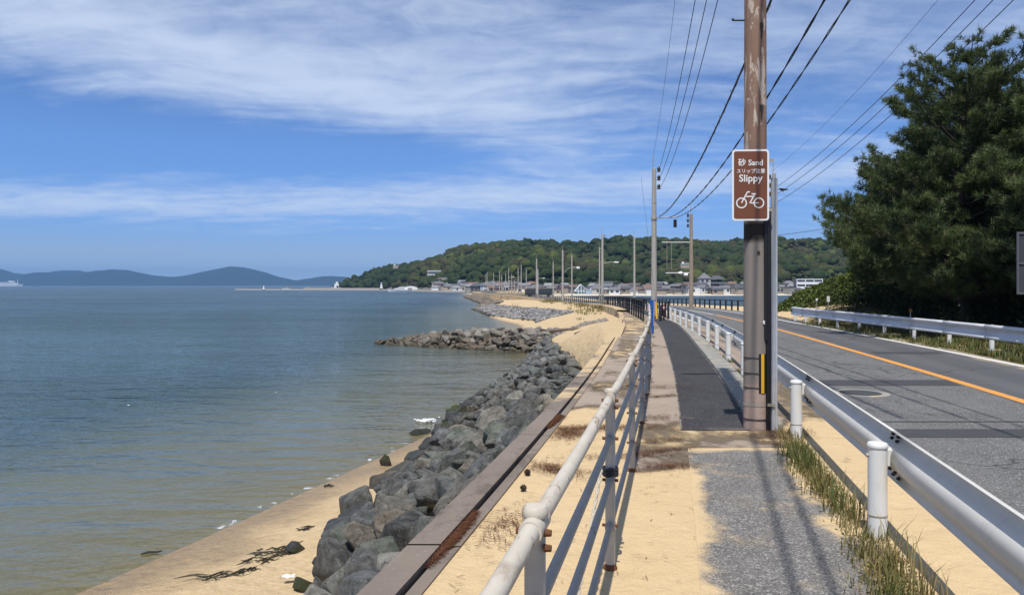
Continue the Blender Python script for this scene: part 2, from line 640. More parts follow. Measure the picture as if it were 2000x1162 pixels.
def m_old_asphalt():
    m, nt, b = new_mat('worn_asphalt')
    co = world_co(nt)
    uv = nt.nodes.new('ShaderNodeTexCoord').outputs['UV']
    s = sep(nt, uv)
    u, y = s[0], s[1]
    c, d = asphalt_nodes(nt, co, (.125, .118, .108), (.185, .176, .163), (.31, .30, .28), .24)
    n = math_(nt, 'MULTIPLY_ADD', math_(nt, 'SUBTRACT', noise_(nt, co, 9, 4, .6), .5), .20, noise_(nt, co, 1.25, 4, .55, .3))
    n = math_(nt, 'SUBTRACT', n, .5)
    n = math_(nt, 'MULTIPLY_ADD', math_(nt, 'SUBTRACT', noise_(nt, co, 140, 2, .6), .5), .30, n)
    left = sstep(nt, math_(nt, 'MULTIPLY_ADD', n, .8, u), .60, .46)
    redge = math_(nt, 'MULTIPLY_ADD', math_(nt, 'SUBTRACT', 7.3, y), .072, 1.33)
    right = sstep(nt, math_(nt, 'SUBTRACT', math_(nt, 'MULTIPLY_ADD', n, 1.2, u), redge), -.09, .09)
    far = sstep(nt, math_(nt, 'MULTIPLY_ADD', n, .6, y), 7.05, 7.25)
    dust = sstep(nt, math_(nt, 'MULTIPLY_ADD', math_(nt, 'SUBTRACT', noise_(nt, co, 150, 2, .6), .5), .5, noise_(nt, co, 2.0, 6, .65)), .56, .70, 0, .5)
    f = math_(nt, 'MAXIMUM', math_(nt, 'MAXIMUM', left, right), math_(nt, 'MAXIMUM', far, dust))
    c = mixc(nt, f, c, sand_color(nt, co))
    setb(nt, b, color=c, rough=.9, spec=.25)
    h = math_(nt, 'MULTIPLY_ADD', f, .6, math_(nt, 'MULTIPLY', d, math_(nt, 'SUBTRACT', 1.0, f)))
    setb(nt, b, normal=bump_(nt, h, .6, .006))
    return m


def m_new_asphalt():
    m, nt, b = new_mat('fresh_asphalt')
    co = world_co(nt)
    uv = nt.nodes.new('ShaderNodeTexCoord').outputs['UV']
    s = sep(nt, uv)
    c, d = asphalt_nodes(nt, co, (.030, .029, .030), (.050, .048, .048), (.11, .11, .11), .18)
    streak = noise_(nt, scaled(nt, co, (.8, 2.4, 1)), 1.1, 6, .65, .2)
    near = sstep(nt, s[1], 9.6, 8.4, 0, .16)
    f = sstep(nt, math_(nt, 'ADD', streak, near), .64, .78, 0, .75)
    edge = sstep(nt, math_(nt, 'ADD', math_(nt, 'ABSOLUTE', math_(nt, 'SUBTRACT', s[0], .84)), math_(nt, 'MULTIPLY', noise_(nt, co, 6, 4, .6), .10)), .425, .455, 0, .8)
    c = mixc(nt, math_(nt, 'MAXIMUM', math_(nt, 'MULTIPLY', f, .6), edge), c, (.30, .26, .20))
    setb(nt, b, color=c, rough=.85, spec=.3, normal=bump_(nt, d, .5, .004))
    return m


def m_road():
    m, nt, b = new_mat('road_asphalt')
    co = world_co(nt)
    uv = nt.nodes.new('ShaderNodeTexCoord').outputs['UV']
    s = sep(nt, uv)
    y = s[1]
    c, d = asphalt_nodes(nt, co, (.105, .103, .098), (.15, .147, .138), (.33, .325, .31), .16)
    # the far lane was resurfaced with a finer, darker mix
    lane = sstep(nt, s[0], 5.02, 5.10)
    lane = math_(nt, 'MULTIPLY', lane, sstep(nt, y, 60, 40))
    c2 = mixc(nt, noise_(nt, co, .5, 5, .6), (.075, .077, .08), (.115, .117, .12))
    c = mixc(nt, lane, c, c2)
    track = sstep(nt, noise_(nt, scaled(nt, co, (.25, 1.6, 1)), .8, 5, .6), .5, .75, 0, .4)
    c = mixc(nt, track, c, (.085, .083, .08))
    # wheel tracks, cracks and sand blown along the near edge
    u = s[0]
    for uc in (2.95, 4.35, 5.75, 6.9):
        tr = sstep(nt, math_(nt, 'ABSOLUTE', math_(nt, 'SUBTRACT', math_(nt, 'MULTIPLY_ADD', noise_(nt, co, .7, 3, .5), .2, u), uc + .1)), .34, .10, 0, .22)
        c = mixc(nt, tr, c, (.175, .172, .165))
    cr = voro_(nt, nd(nt, 'ShaderNodeVectorMath', {0: co, 1: nd(nt, 'ShaderNodeTexNoise', {'Vector': co, 'Scale': 1.4, 'Detail': 5.0}).outputs['Color']}, operation='ADD').outputs[0], .55, 'DISTANCE_TO_EDGE')
    crk = math_(nt, 'MULTIPLY', sstep(nt, cr, .014, .004), sstep(nt, noise_(nt, co, .35, 3, .5), .46, .56))
    c = mixc(nt, math_(nt, 'MULTIPLY', crk, .7), c, (.03, .03, .03))
    gr = math_(nt, 'MULTIPLY', math_(nt, 'SUBTRACT', noise_(nt, co, 120, 2, .6), .5), .5)
    ed = math_(nt, 'ADD', math_(nt, 'SUBTRACT', sstep(nt, u, 3.0, 2.3, 0, .55), .05), math_(nt, 'ADD', math_(nt, 'SUBTRACT', noise_(nt, co, 1.1, 5, .65), .5), gr))
    c = mixc(nt, sstep(nt, ed, .22, .42, 0, .8), c, (.52, .40, .245))
    far_e = math_(nt, 'ADD', sstep(nt, u, 6.7, 7.3, 0, .5), math_(nt, 'ADD', math_(nt, 'SUBTRACT', noise_(nt, co, .8, 5, .65), .5), gr))
    c = mixc(nt, sstep(nt, far_e, .30, .5, 0, .7), c, (.45, .36, .23))
    setb(nt, b, color=c, rough=.82, spec=.3, normal=bump_(nt, d, .55, .006))
    return m


def m_paint_line(name, col, wear=.5):
    m, nt, b = new_mat(name)
    co = world_co(nt)
    n = math_(nt, 'MULTIPLY_ADD', math_(nt, 'SUBTRACT', noise_(nt, co, 1.2, 4, .6), .5), .5, noise_(nt, co, 22, 6, .7))
    c = mixc(nt, sstep(nt, n, .54, .66, 0, wear), col, (.15, .14, .13))
    setb(nt, b, color=c, rough=.7)
    return m


def m_ledge():
    m, nt, b = new_mat('weathered_concrete')
    co = world_co(nt)
    c = mixc(nt, noise_(nt, co, .9, 8, .68), (.12, .097, .078), (.29, .24, .195))
    c = mixc(nt, sstep(nt, noise_(nt, scaled(nt, co, (1, .5, 1)), 2.4, 6, .7, .6), .53, .66, 0, .6), c, (.085, .068, .058))
    c = mixc(nt, sstep(nt, noise_(nt, co, 30, 3, .6), .58, .72, 0, .35), c, (.34, .30, .26))
    y = sep(nt, co)[1]
    sandy = sstep(nt, math_(nt, 'ADD', noise_(nt, co, .75, 5, .6, .3), sstep(nt, y, 7.5, 16, 0, .24)), .60, .72, 0, .85)
    c = mixc(nt, sandy, c, sand_color(nt, co))
    jy = math_(nt, 'PINGPONG', math_(nt, 'ADD', y, .4), 2.05)
    c = mixc(nt, sstep(nt, jy, .014, .006, 0, .8), c, (.05, .04, .035))
    setb(nt, b, color=c, rough=.92, spec=.2, normal=bump_(nt, noise_(nt, co, 26, 6, .7), .5, .012))
    return m


def m_rail_white():
    """thick old white paint, chalky and stained with rust"""
    m, nt, b = new_mat('chalky_white_paint')
    co = world_co(nt)
    c = mixc(nt, noise_(nt, co, 5, 6, .65), (.42, .37, .29), (.66, .61, .51))
    c = mixc(nt, sstep(nt, noise_(nt, scaled(nt, co, (1, .4, 1)), 9, 6, .7, .4), .50, .68, 0, .75), c, (.34, .27, .20))
    c = mixc(nt, sstep(nt, noise_(nt, scaled(nt, co, (1, .5, 1)), 11, 6, .72, .5), .57, .66, 0, .85), c, (.20, .10, .05))
    setb(nt, b, color=c, rough=.62, spec=.35, normal=bump_(nt, noise_(nt, co, 45, 4, .6), .25, .004))
    return m


def m_galv(name='galvanised_steel', col=(.40, .36, .30), rust=.3):
    m, nt, b = new_mat(name)
    co = world_co(nt)
    c = mixc(nt, noise_(nt, co, 8, 6, .65), [x * .72 for x in col], [x * 1.2 for x in col])
    c = mixc(nt, sstep(nt, noise_(nt, co, 13, 6, .7, .3), .70 - rust * .3, .80 - rust * .2, 0, .85), c, (.19, .085, .035))
    setb(nt, b, color=c, rough=.55, metal=.15, spec=.4)
    return m


def m_guard_white(name, lo, hi, grime=(.34, .31, .27)):
    m, nt, b = new_mat(name)
    co = world_co(nt)
    c = mixc(nt, noise_(nt, co, 3.2, 6, .65), lo, hi)
    c = mixc(nt, sstep(nt, noise_(nt, scaled(nt, co, (3, 3, .5)), 5, 6, .7), .56, .74, 0, .5), c, grime)
    setb(nt, b, color=c, rough=.48, spec=.4)
    return m


def m_rock():
    m, nt, b = new_mat('armour_stone')
    co = obj_co(nt)
    wc = world_co(nt)
    rnd = nt.nodes.new('ShaderNodeObjectInfo').outputs['Random']
    off = nd(nt, 'ShaderNodeVectorMath', {0: co, 1: nd(nt, 'ShaderNodeCombineXYZ', {0: math_(nt, 'MULTIPLY', rnd, 37.0), 1: rnd, 2: rnd}).outputs[0]}, operation='ADD').outputs[0]
    tnt = nd(nt, 'ShaderNodeAttribute', attribute_name='tint').outputs['Fac']
    oi = nt.nodes.new('ShaderNodeObjectInfo')
    base = mixc(nt, oi.outputs['Alpha'], ramp_(nt, tnt, [(0, (.070, .069, .067)), (.22, (.135, .138, .125)), (.45, (.092, .105, .088)), (.62, (.18, .17, .152)), (.8, (.078, .078, .078)), (.93, (.23, .205, .17)), (1, (.25, .20, .14))]), oi.outputs['Color'])
    n = noise_(nt, off, 2.6, 8, .68)
    n = sstep(nt, n, .30, .70)
    c = mixc(nt, n, mixc(nt, .6, base, (.012, .012, .012)), mixc(nt, .28, base, (.40, .40, .37)))
    c = mixc(nt, sstep(nt, noise_(nt, scaled(nt, off, (1, 3.2, 1)), 3.0, 9, .75, .8), .57, .66, 0, .6), c, (.34, .34, .32))
    c = mixc(nt, sstep(nt, noise_(nt, off, 9, 6, .7), .58, .68, 0, .5), c, (.02, .02, .02))
    dco = nd(nt, 'ShaderNodeVectorMath', {0: off, 1: nd(nt, 'ShaderNodeTexNoise', {'Vector': off, 'Scale': 2.0, 'Detail': 4.0}).outputs['Color']}, operation='ADD').outputs[0]
    crack = math_(nt, 'MULTIPLY', sstep(nt, voro_(nt, dco, 1.15, 'DISTANCE_TO_EDGE'), .022, .004), sstep(nt, noise_(nt, off, 1.6, 3, .5), .48, .60))
    c = mixc(nt, math_(nt, 'MULTIPLY', crack, .5), c, (.02, .02, .02))
    z = sep(nt, wc)[2]
    zz = math_(nt, 'MULTIPLY_ADD', noise_(nt, wc, 1.2, 3, .5), .7, z)
    wet = sstep(nt, zz, SEA + 1.25, SEA + .7)
    c = mixc(nt, math_(nt, 'MULTIPLY', wet, .72), c, (.028, .026, .022))
    moss = math_(nt, 'MULTIPLY', sstep(nt, zz, SEA + .95, SEA + .6), sstep(nt, noise_(nt, wc, .8, 5, .65), .47, .57))
    c = mixc(nt, math_(nt, 'MULTIPLY', moss, .85), c, (.055, .065, .015))
    setb(nt, b, color=c, rough=sstep(nt, wet, 0, 1, .82, .5), spec=.35)
    h = math_(nt, 'MULTIPLY_ADD', noise_(nt, off, 24, 5, .7), .3, noise_(nt, off, 5, 7, .7))
    h = math_(nt, 'MULTIPLY_ADD', crack, -.35, h)
    setb(nt, b, normal=bump_(nt, h, 1.0, .09))
    return m


def m_rock_brown():
    m, nt, b = new_mat('weathered_boulder')
    co = obj_co(nt)
    wc = world_co(nt)
    rnd = nt.nodes.new('ShaderNodeObjectInfo').outputs['Random']
    tnt = nd(nt, 'ShaderNodeAttribute', attribute_name='tint').outputs['Fac']
    oi = nt.nodes.new('ShaderNodeObjectInfo')
    base = mixc(nt, oi.outputs['Alpha'], ramp_(nt, tnt, [(0, (.11, .075, .04)), (.3, (.18, .125, .07)), (.6, (.09, .064, .038)), (.85, (.22, .17, .12)), (1, (.32, .29, .245))]), oi.outputs['Color'])
    n = noise_(nt, wc, 2.6, 8, .68)
    c = mixc(nt, n, mixc(nt, .6, base, (.02, .016, .012)), mixc(nt, .25, base, (.5, .48, .44)))
    z = sep(nt, wc)[2]
    zz = math_(nt, 'MULTIPLY_ADD', noise_(nt, wc, .9, 3, .5), .8, z)
    top = sstep(nt, zz, SEA + 1.35, SEA + 1.9)
    c = mixc(nt, math_(nt, 'MULTIPLY', top, .3), c, (.40, .37, .33))
    wet = sstep(nt, zz, SEA + .9, SEA + .5)
    c = mixc(nt, math_(nt, 'MULTIPLY', wet, .7), c, (.045, .034, .016))
    setb(nt, b, color=c, rough=.8, spec=.3, normal=bump_(nt, n, .9, .08))
    return m


def m_water():
    m, nt, b = new_mat('sea_water')
    nt.nodes.remove(b)
    out = nt.nodes['Material Output']
    co = world_co(nt)
    dep = nd(nt, 'ShaderNodeAttribute', attribute_name='depth').outputs['Fac']
    dist = nd(nt, 'ShaderNodeVectorMath', {0: co}, operation='LENGTH').outputs['Value']
    # three sizes of ripple, long across the wind
    rot = nd(nt, 'ShaderNodeMapping', {'Vector': co, 'Rotation': (0, 0, R(-14)), 'Scale': (.42, 1.0, 1)}).outputs[0]
    r1 = noise_(nt, rot, 1.15, 3, .5, .25)
    r2 = noise_(nt, nd(nt, 'ShaderNodeMapping', {'Vector': co, 'Rotation': (0, 0, R(18)), 'Scale': (.5, 1.0, 1)}).outputs[0], 3.8, 3, .55, .2)
    r3 = noise_(nt, nd(nt, 'ShaderNodeMapping', {'Vector': co, 'Rotation': (0, 0, R(-8)), 'Scale': (.35, 1.0, 1)}).outputs[0], .28, 4, .55, .3)
    patch = sstep(nt, noise_(nt, nd(nt, 'ShaderNodeMapping', {'Vector': co, 'Scale': (.012, .05, 1)}).outputs[0], 1.0, 4, .6, .4), .35, .65, .55, 1.15)
    h = math_(nt, 'MULTIPLY_ADD', r2, .32, r1)
    h = math_(nt, 'MULTIPLY_ADD', r3, 1.5, h)
    calm = sstep(nt, dep, 0.0, 1.1, .25, 1.0)
    h = math_(nt, 'MULTIPLY', h, math_(nt, 'MULTIPLY', calm, patch))
    r4 = noise_(nt, nd(nt, 'ShaderNodeMapping', {'Vector': co, 'Rotation': (0, 0, R(6)), 'Scale': (.3, 1.0, 1)}).outputs[0], .075, 4, .6, .3)
    h = math_(nt, 'MULTIPLY_ADD', r4, sstep(nt, dist, 40, 250, 0, 5.5), h)
    nrm = bump_(nt, h, 1.0, .68)
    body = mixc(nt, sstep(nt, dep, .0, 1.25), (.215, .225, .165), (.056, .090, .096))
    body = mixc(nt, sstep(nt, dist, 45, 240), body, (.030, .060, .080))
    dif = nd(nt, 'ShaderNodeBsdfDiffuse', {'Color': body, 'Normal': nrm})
    tra = nd(nt, 'ShaderNodeBsdfTransparent', {'Color': (.80, .88, .78, 1)})
    opac = math_(nt, 'SUBTRACT', 1.0, math_(nt, 'POWER', 2.71828, math_(nt, 'MULTIPLY', dep, -2.0)))
    und = nd(nt, 'ShaderNodeMixShader', {0: opac, 1: tra.outputs[0], 2: dif.outputs[0]})
    glo = nd(nt, 'ShaderNodeBsdfGlossy', {'Color': (.90, .92, .88, 1), 'Roughness': sstep(nt, dist, 30, 300, .08, .24), 'Normal': nrm})
    fr = nd(nt, 'ShaderNodeFresnel', {'IOR': 1.33, 'Normal': nrm})
    mix = nd(nt, 'ShaderNodeMixShader', {0: fr.outputs[0], 1: und.outputs[0], 2: glo.outputs[0]})
    # foam along the very edge
    fn = noise_(nt, scaled(nt, co, (1.2, .8, 1)), 2.2, 6, .65, .5)
    edge = sstep(nt, dep, .032, .012)
    f = math_(nt, 'MULTIPLY', math_(nt, 'MULTIPLY', edge, sstep(nt, dep, .0, .012)), sstep(nt, fn, .58, .66, 0, .7))
    foam = nd(nt, 'ShaderNodeBsdfDiffuse', {'Color': (.75, .76, .76, 1)})
    mix2 = nd(nt, 'ShaderNodeMixShader', {0: f, 1: mix.outputs[0], 2: foam.outputs[0]})
    nt.links.new(mix2.outputs[0], out.inputs['Surface'])
    return m


def m_wood_pole():
    m, nt, b = new_mat('peeling_pole_paint')
    co = obj_co(nt)
    n = noise_(nt, scaled(nt, co, (3.0, 3.0, .55)), 3.6, 7, .68, .5)
    c = mixc(nt, noise_(nt, scaled(nt, co, (4, 4, .8)), 5, 5, .6), (.20, .12, .085), (.30, .19, .135))
    z = sep(nt, co)[2]
    peel = sstep(nt, math_(nt, 'SUBTRACT', n, sstep(nt, z, 2.9, 3.2, .0, 0.03)), .50, .535)
    c = mixc(nt, peel, c, mixc(nt, noise_(nt, co, 14, 5, .6), (.42, .34, .27), (.58, .49, .40)))
    # below the sign the shaft is bare grey concrete, dirty pink near the ground
    low = sstep(nt, z, 2.32, 2.26)
    g = mixc(nt, noise_(nt, scaled(nt, co, (1, 1, .25)), 5, 6, .6), (.20, .175, .15), (.29, .255, .22))
    pink = sstep(nt, math_(nt, 'MULTIPLY_ADD', noise_(nt, co, 3, 4, .6), .5, z), .85, .55)
    g = mixc(nt, pink, g, mixc(nt, noise_(nt, co, 9, 6, .7), (.30, .215, .175), (.50, .39, .33)))
    c = mixc(nt, low, c, g)
    dark_band = math_(nt, 'MULTIPLY', sstep(nt, z, 2.04, 2.12), math_(nt, 'MULTIPLY', low, sstep(nt, noise_(nt, scaled(nt, co, (2, 2, .4)), 4, 5, .6), .38, .44)))
    c = mixc(nt, dark_band, c, (.03, .025, .022))  # dark ragged band on the shaft just below the sign
    setb(nt, b, color=c, rough=.8, spec=.25, normal=bump_(nt, math_(nt, 'MULTIPLY', peel, -1.0), .3, .004))
    return m


def m_shingle():
    m, nt, b = new_mat('grey_shingle')
    t = nd(nt, 'ShaderNodeAttribute', attribute_name='tint').outputs['Fac']
    wc = world_co(nt)
    c = ramp_(nt, t, [(0, (.075, .072, .068)), (.35, (.16, .158, .152)), (.7, (.24, .232, .22)), (.9, (.34, .33, .31)), (1, (.30, .21, .15))])
    z = sep(nt, wc)[2]
    wet = sstep(nt, math_(nt, 'MULTIPLY_ADD', noise_(nt, wc, .5, 3, .5), .6, z), SEA + .75, SEA + .45)
    c = mixc(nt, math_(nt, 'MULTIPLY', wet, .75), c, (.05, .045, .028))
    setb(nt, b, color=c, rough=.85, spec=.25)
    return m


def m_hill_tree():
    m, nt, b = new_mat('broadleaf_wood')
    co = world_co(nt)
    v = nd(nt, 'ShaderNodeAttribute', attribute_name='tint').outputs['Fac']
    c = ramp_(nt, v, [(0, (.012, .030, .012)), (.3, (.024, .050, .016)), (.55, (.040, .066, .020)), (.72, (.066, .060, .028)), (.82, (.082, .062, .036)), (.92, (.075, .105, .022)), (1, (.12, .15, .03))])
    n = noise_(nt, co, .9, 6, .7)
    c = mixc(nt, sstep(nt, n, .3, .7), mixc(nt, .5, c, (.004, .008, .005)), mixc(nt, .3, c, (.14, .16, .05)))
    setb(nt, b, color=c, rough=.85, spec=.15, normal=bump_(nt, noise_(nt, co, 1.5, 5, .7), 1.0, 1.2))
    return m


def m_leaf(name, lo, hi, trans=.25, attr=None):
    m, nt, b = new_mat(name)
    nt.nodes.remove(b)
    out = nt.nodes['Material Output']
    if attr:
        f = nd(nt, 'ShaderNodeAttribute', attribute_name=attr).outputs['Fac']
    else:
        f = noise_(nt, world_co(nt), 1.6, 4, .6)
    c = mixc(nt, f, lo, hi)
    d = nd(nt, 'ShaderNodeBsdfDiffuse', {'Color': c})
    t = nd(nt, 'ShaderNodeBsdfTranslucent', {'Color': mixc(nt, .5, c, hi)})
    g = nd(nt, 'ShaderNodeBsdfGlossy', {'Color': (.5, .5, .5, 1), 'Roughness': .55})
    mx = nd(nt, 'ShaderNodeMixShader', {0: trans, 1: d.outputs[0], 2: t.outputs[0]})
    mx2 = nd(nt, 'ShaderNodeMixShader', {0: .04, 1: mx.outputs[0], 2: g.outputs[0]})
    nt.links.new(mx2.outputs[0], out.inputs['Surface'])
    return m


def m_ground_green():
    m, nt, b = new_mat('grassy_sand')
    co = world_co(nt)
    s = sep(nt, co)
    x, y = s[0], s[1]
    n = math_(nt, 'MULTIPLY_ADD', math_(nt, 'SUBTRACT', noise_(nt, co, 2.5, 5, .6), .5), .5, noise_(nt, co, .35, 5, .6))
    # under the pines needle litter and grass, on the open side bare sand
    wood = math_(nt, 'ADD', math_(nt, 'MULTIPLY', sstep(nt, y, 37, 30, 0, .7), sstep(nt, x, 12.0, 14.5)), sstep(nt, y, 36, 24, -.12, .14))
    f = sstep(nt, math_(nt, 'ADD', n, wood), .50, .58)
    g = mixc(nt, noise_(nt, co, 6, 5, .6), (.05, .055, .02), (.13, .10, .045))
    c = mixc(nt, f, sand_color(nt, co), g)
    z = s[2]
    wet = sstep(nt, z, SEA + .3, SEA + .1, 0, .8)
    c = mixc(nt, wet, c, (.30, .22, .12))
    setb(nt, b, color=c, rough=.95, spec=.15, normal=bump_(nt, sand_height(nt, co), .7, .06))
    return m


def m_island():
    m, nt, b = new_mat('wooded_ground')
    co = world_co(nt)
    z = sep(nt, co)[2]
    zz = math_(nt, 'MULTIPLY_ADD', noise_(nt, co, .05, 3, .5), .8, z)
    c = mixc(nt, noise_(nt, co, .3, 5, .6), (.028, .038, .016), (.06, .06, .03))
    town = mixc(nt, noise_(nt, co, .15, 5, .6), (.12, .115, .10), (.22, .20, .17))
    c = mixc(nt, sstep(nt, zz, .6, -.2), c, town)
    c = mixc(nt, sstep(nt, zz, -1.75, -2.0), c, (.62, .54, .40))
    setb(nt, b, color=c, rough=.95, spec=.1)
    return m


M = {}
M['sand'] = m_sand()
M['prom'] = m_promenade()
M['old_asphalt'] = m_old_asphalt()
M['new_asphalt'] = m_new_asphalt()
M['road'] = m_road()
M['orange'] = m_paint_line('orange_line_paint', (.72, .31, .055), .7)
M['white_line'] = m_paint_line('white_line_paint', (.72, .71, .67), .6)
M['patch'] = m_plain('asphalt_patch', (.055, .056, .058), .85, var=.25, scale=5, bump=.3)
M['ledge'] = m_ledge()
M['kerb'] = m_plain('kerb_concrete', (.27, .265, .235), .9, var=.22, scale=4, bump=.3, dirt=(.48, .38, .25), dirt_amt=.12)
M['rail_white'] = m_rail_white()
M['galv'] = m_galv()
M['galv_rusty'] = m_galv('rusty_galvanised_steel', (.33, .32, .30), .55)
M['rust'] = m_plain('rust', (.13, .055, .025), .9, var=.4, scale=30)
M['guard'] = m_guard_white('guardrail_paint', (.56, .54, .49), (.70, .68, .625))
M['guard_far'] = m_guard_white('bluish_guardrail', (.50, .51, .53), (.64, .65, .67), (.36, .35, .34))  # slightly bluer and darker than the near guardrail
M['post_white'] = m_guard_white('white_post_paint', (.62, .62, .59), (.78, .78, .75))
M['dark_bolt'] = m_plain('dark_bolt', (.05, .045, .04), .6, .4)
M['black'] = m_plain('black_metal', (.022, .020, .020), .5, .2)
M['black_plastic'] = m_plain('black_plastic', (.012, .012, .014), .45)
M['yellow'] = m_plain('yellow_sheet', (.72, .42, .02), .45, var=.1)
M['wire'] = m_plain('wire_rubber', (.016, .017, .02), .5)
M['rock'] = m_rock()
M['rock_brown'] = m_rock_brown()
M['water'] = m_water()
M['pole'] = m_wood_pole()
M['cpole'] = m_plain('pole_concrete', (.40, .375, .33), .85, var=.18, scale=3, bump=.2)
M['cpole_brown'] = m_plain('brownish_pole_concrete', (.30, .24, .18), .85, var=.25, scale=3, bump=.2)
M['hilltree'] = m_hill_tree()
M['island'] = m_island()
M['ground'] = m_ground_green()
M['needle'] = m_leaf('pine_needles', (.016, .038, .013), (.135, .175, .055), .32, 'tint')
M['candle'] = m_leaf('pine_candles', (.12, .13, .05), (.16, .155, .07), .2)
M['bark'] = m_plain('pine_bark', (.055, .042, .034), .95, var=.4, scale=8, bump=.6)
M['grass'] = m_leaf('grass_blades', (.06, .10, .018), (.30, .23, .09), .3, 'tint')
M['weed_leaf'] = m_leaf('weed_leaves', (.05, .075, .02), (.24, .17, .08), .25, 'tint')
M['cover'] = m_leaf('dune_leaves', (.045, .075, .012), (.13, .155, .028), .3, 'tint')
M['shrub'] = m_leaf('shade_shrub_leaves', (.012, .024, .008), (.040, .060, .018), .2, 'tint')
M['shingle'] = m_shingle()
M['litter'] = m_leaf('needle_litter', (.075, .028, .014), (.17, .075, .035), .05, 'tint')
M['seaweed'] = m_plain('seaweed', (.028, .024, .010), .55, var=.4)
M['white'] = m_plain('white_paint', (.78, .78, .76), .5, var=.05)
M['brown_sign'] = m_plain('brown_sign_face', (.175, .062, .028), .38, var=.05, scale=2)
M['blue'] = m_plain('blue_cloth', (.012, .09, .34), .6, var=.2, scale=8)
M['pink'] = m_plain('pale_stripe', (.55, .45, .60), .6)
M['red'] = m_plain('red_tape', (.55, .08, .04), .5)
M['sign_grey'] = m_plain('tree_shaded_aluminium', (.065, .067, .07), .55, .0, .25, var=.25, scale=3)  # tree shade on the sign back is darkened into this base colour
M['sign_frame'] = m_plain('dull_aluminium', (.13, .13, .13), .5, .1)
M['orange_lens'] = m_plain('orange_reflector', (.75, .20, .02), .3)
M['bird'] = m_plain('crow_feathers', (.012, .012, .014), .6)
M['rope'] = m_plain('rope_fibre', (.50, .45, .36), .9, var=.3, scale=60, bump=.4)
M['glass'] = m_plain('dark_glass', (.05, .06, .075), .15, var=.2)
M['boat_white'] = m_plain('white_gelcoat', (.80, .81, .82), .35, var=.03)
M['mountain'] = m_plain('far_forest', (.030, .045, .022), .95, var=.35, scale=.004)
M['cone'] = m_plain('pine_cone', (.07, .045, .03), .9, var=.3)
M['leaf_y'] = m_plain('yellow_leaf', (.72, .50, .03), .6)
M['drift'] = m_plain('driftwood', (.16, .13, .10), .9, var=.35, scale=8)
M['foam'] = m_plain('white_foam', (.80, .82, .83), .8, var=.05)
M['concrete'] = m_plain('harbour_concrete', (.33, .31, .27), .9, var=.2, scale=.6)


# ------------------------------------------------------------------ sea
def axis(parts):
    a = np.concatenate([np.linspace(p, q, n, endpoint=False) for p, q, n in parts] + [[parts[-1][1]]])
    return a


def island_polar(px):
    """coast distance and ridge height of the island, by bearing (tan of bearing * 1444 + 1000)"""
    coast = np.interp(px, [600, 655, 700, 760, 830, 900, 950, 1000, 1050, 1300, 1450, 1700, 2200],
                      [820, 770, 720, 640, 530, 470, 400, 345, 318, 318, 325, 340, 380])
    top = np.interp(px, [600, 655, 668, 690, 720, 760, 800, 850, 900, 930, 960, 1010, 1060, 1100, 1150, 1200, 1260, 1300, 1350, 1400, 1450, 1500, 1560, 1620, 1700, 1800, 2000, 2300],
                    [560, 556, 545, 533, 524, 515, 510, 498, 484, 479, 473, 471, 472, 475, 477, 475, 479, 481, 477, 474, 474, 478, 483, 483, 488, 500, 520, 550])
    return coast, top


def shore_depth(x, y):
    # >0 where the water is deep enough to be water
    left = -(beach_z(np.minimum(x, wall_x(y)), y) - SEA)
    left = np.where(x > FX(y), 99, left)
    right = -(right_z(np.maximum(x, FX(y) + 6.7), y) - SEA)
    d = np.where(x > FX(y) + 3, right, left)
    d = np.where((y > 400) | (y < -40), 6.0, d)
    return np.maximum(d, 0.0)


def make_sea():
    xs = axis([(-8000, -2000, 6), (-2000, -400, 8), (-400, -90, 12), (-90, -30, 20), (-30, -12, 24), (-12, 6, 80), (6, 30, 24), (30, 100, 30), (100, 600, 14), (600, 8000, 8)])
    ys = axis([(-2000, -100, 4), (-100, -20, 8), (-20, 4, 12), (4, 60, 170), (60, 150, 90), (150, 420, 60), (420, 1500, 20), (1500, 8000, 10)])
    X, Y = np.meshgrid(xs, ys)
    D = shore_depth(X, np.clip(Y, -39, 399))
    D = np.where((Y > 399) | (Y < -39), 6.0, D)
    D = np.minimum(D * np.where(Y < 60, 1.0, 1.0), 6.0)
    v = np.stack([X, Y, np.full(X.shape, SEA)], -1).reshape(-1, 3)
    me = np_mesh('sea', v, grid_faces(*X.shape), M['water'], smooth=True, attrs={'depth': D.ravel()})
    tag(link('sea', me), 'calm blue sea with fine ripples, clear and sandy near the shore', kind='structure')


make_sea()


# ------------------------------------------------------------------ beach, promenade, road, ground
def make_beach():
    ys = np.concatenate([np.arange(-30, 70, .4), np.arange(70, 160, 1.0), np.arange(160, 400, 3.0)])
    t = np.concatenate([np.linspace(-1, -.05, 14), np.linspace(0, 1, 46)])
    xs, xw = SHORE(ys)[:, None], (sand_end_x(ys) + .06)[:, None]
    T = t[None, :]
    X = np.where(T < 0, xs + T * 45, xs + T * (xw - xs))
    Y = np.broadcast_to(ys[:, None], X.shape)
    Z = beach_z(X, Y)
    bumps = vnoise(X, Y, .55, 3.1) * .10 + vnoise(X, Y, 1.7, 9.2) * .035
    dune = np.clip((X - xs) / 2.0, 0, 1) * np.clip((xw - X) / .6, 0.15, 1)
    Z = Z + bumps * dune
    v = np.stack([X, Y, Z], -1).reshape(-1, 3)
    me = np_mesh('beach', v, grid_faces(*X.shape), M['sand'], smooth=True)
    tag(link('beach', me), 'pale golden sand beach below the sea wall', kind='structure')


make_beach()

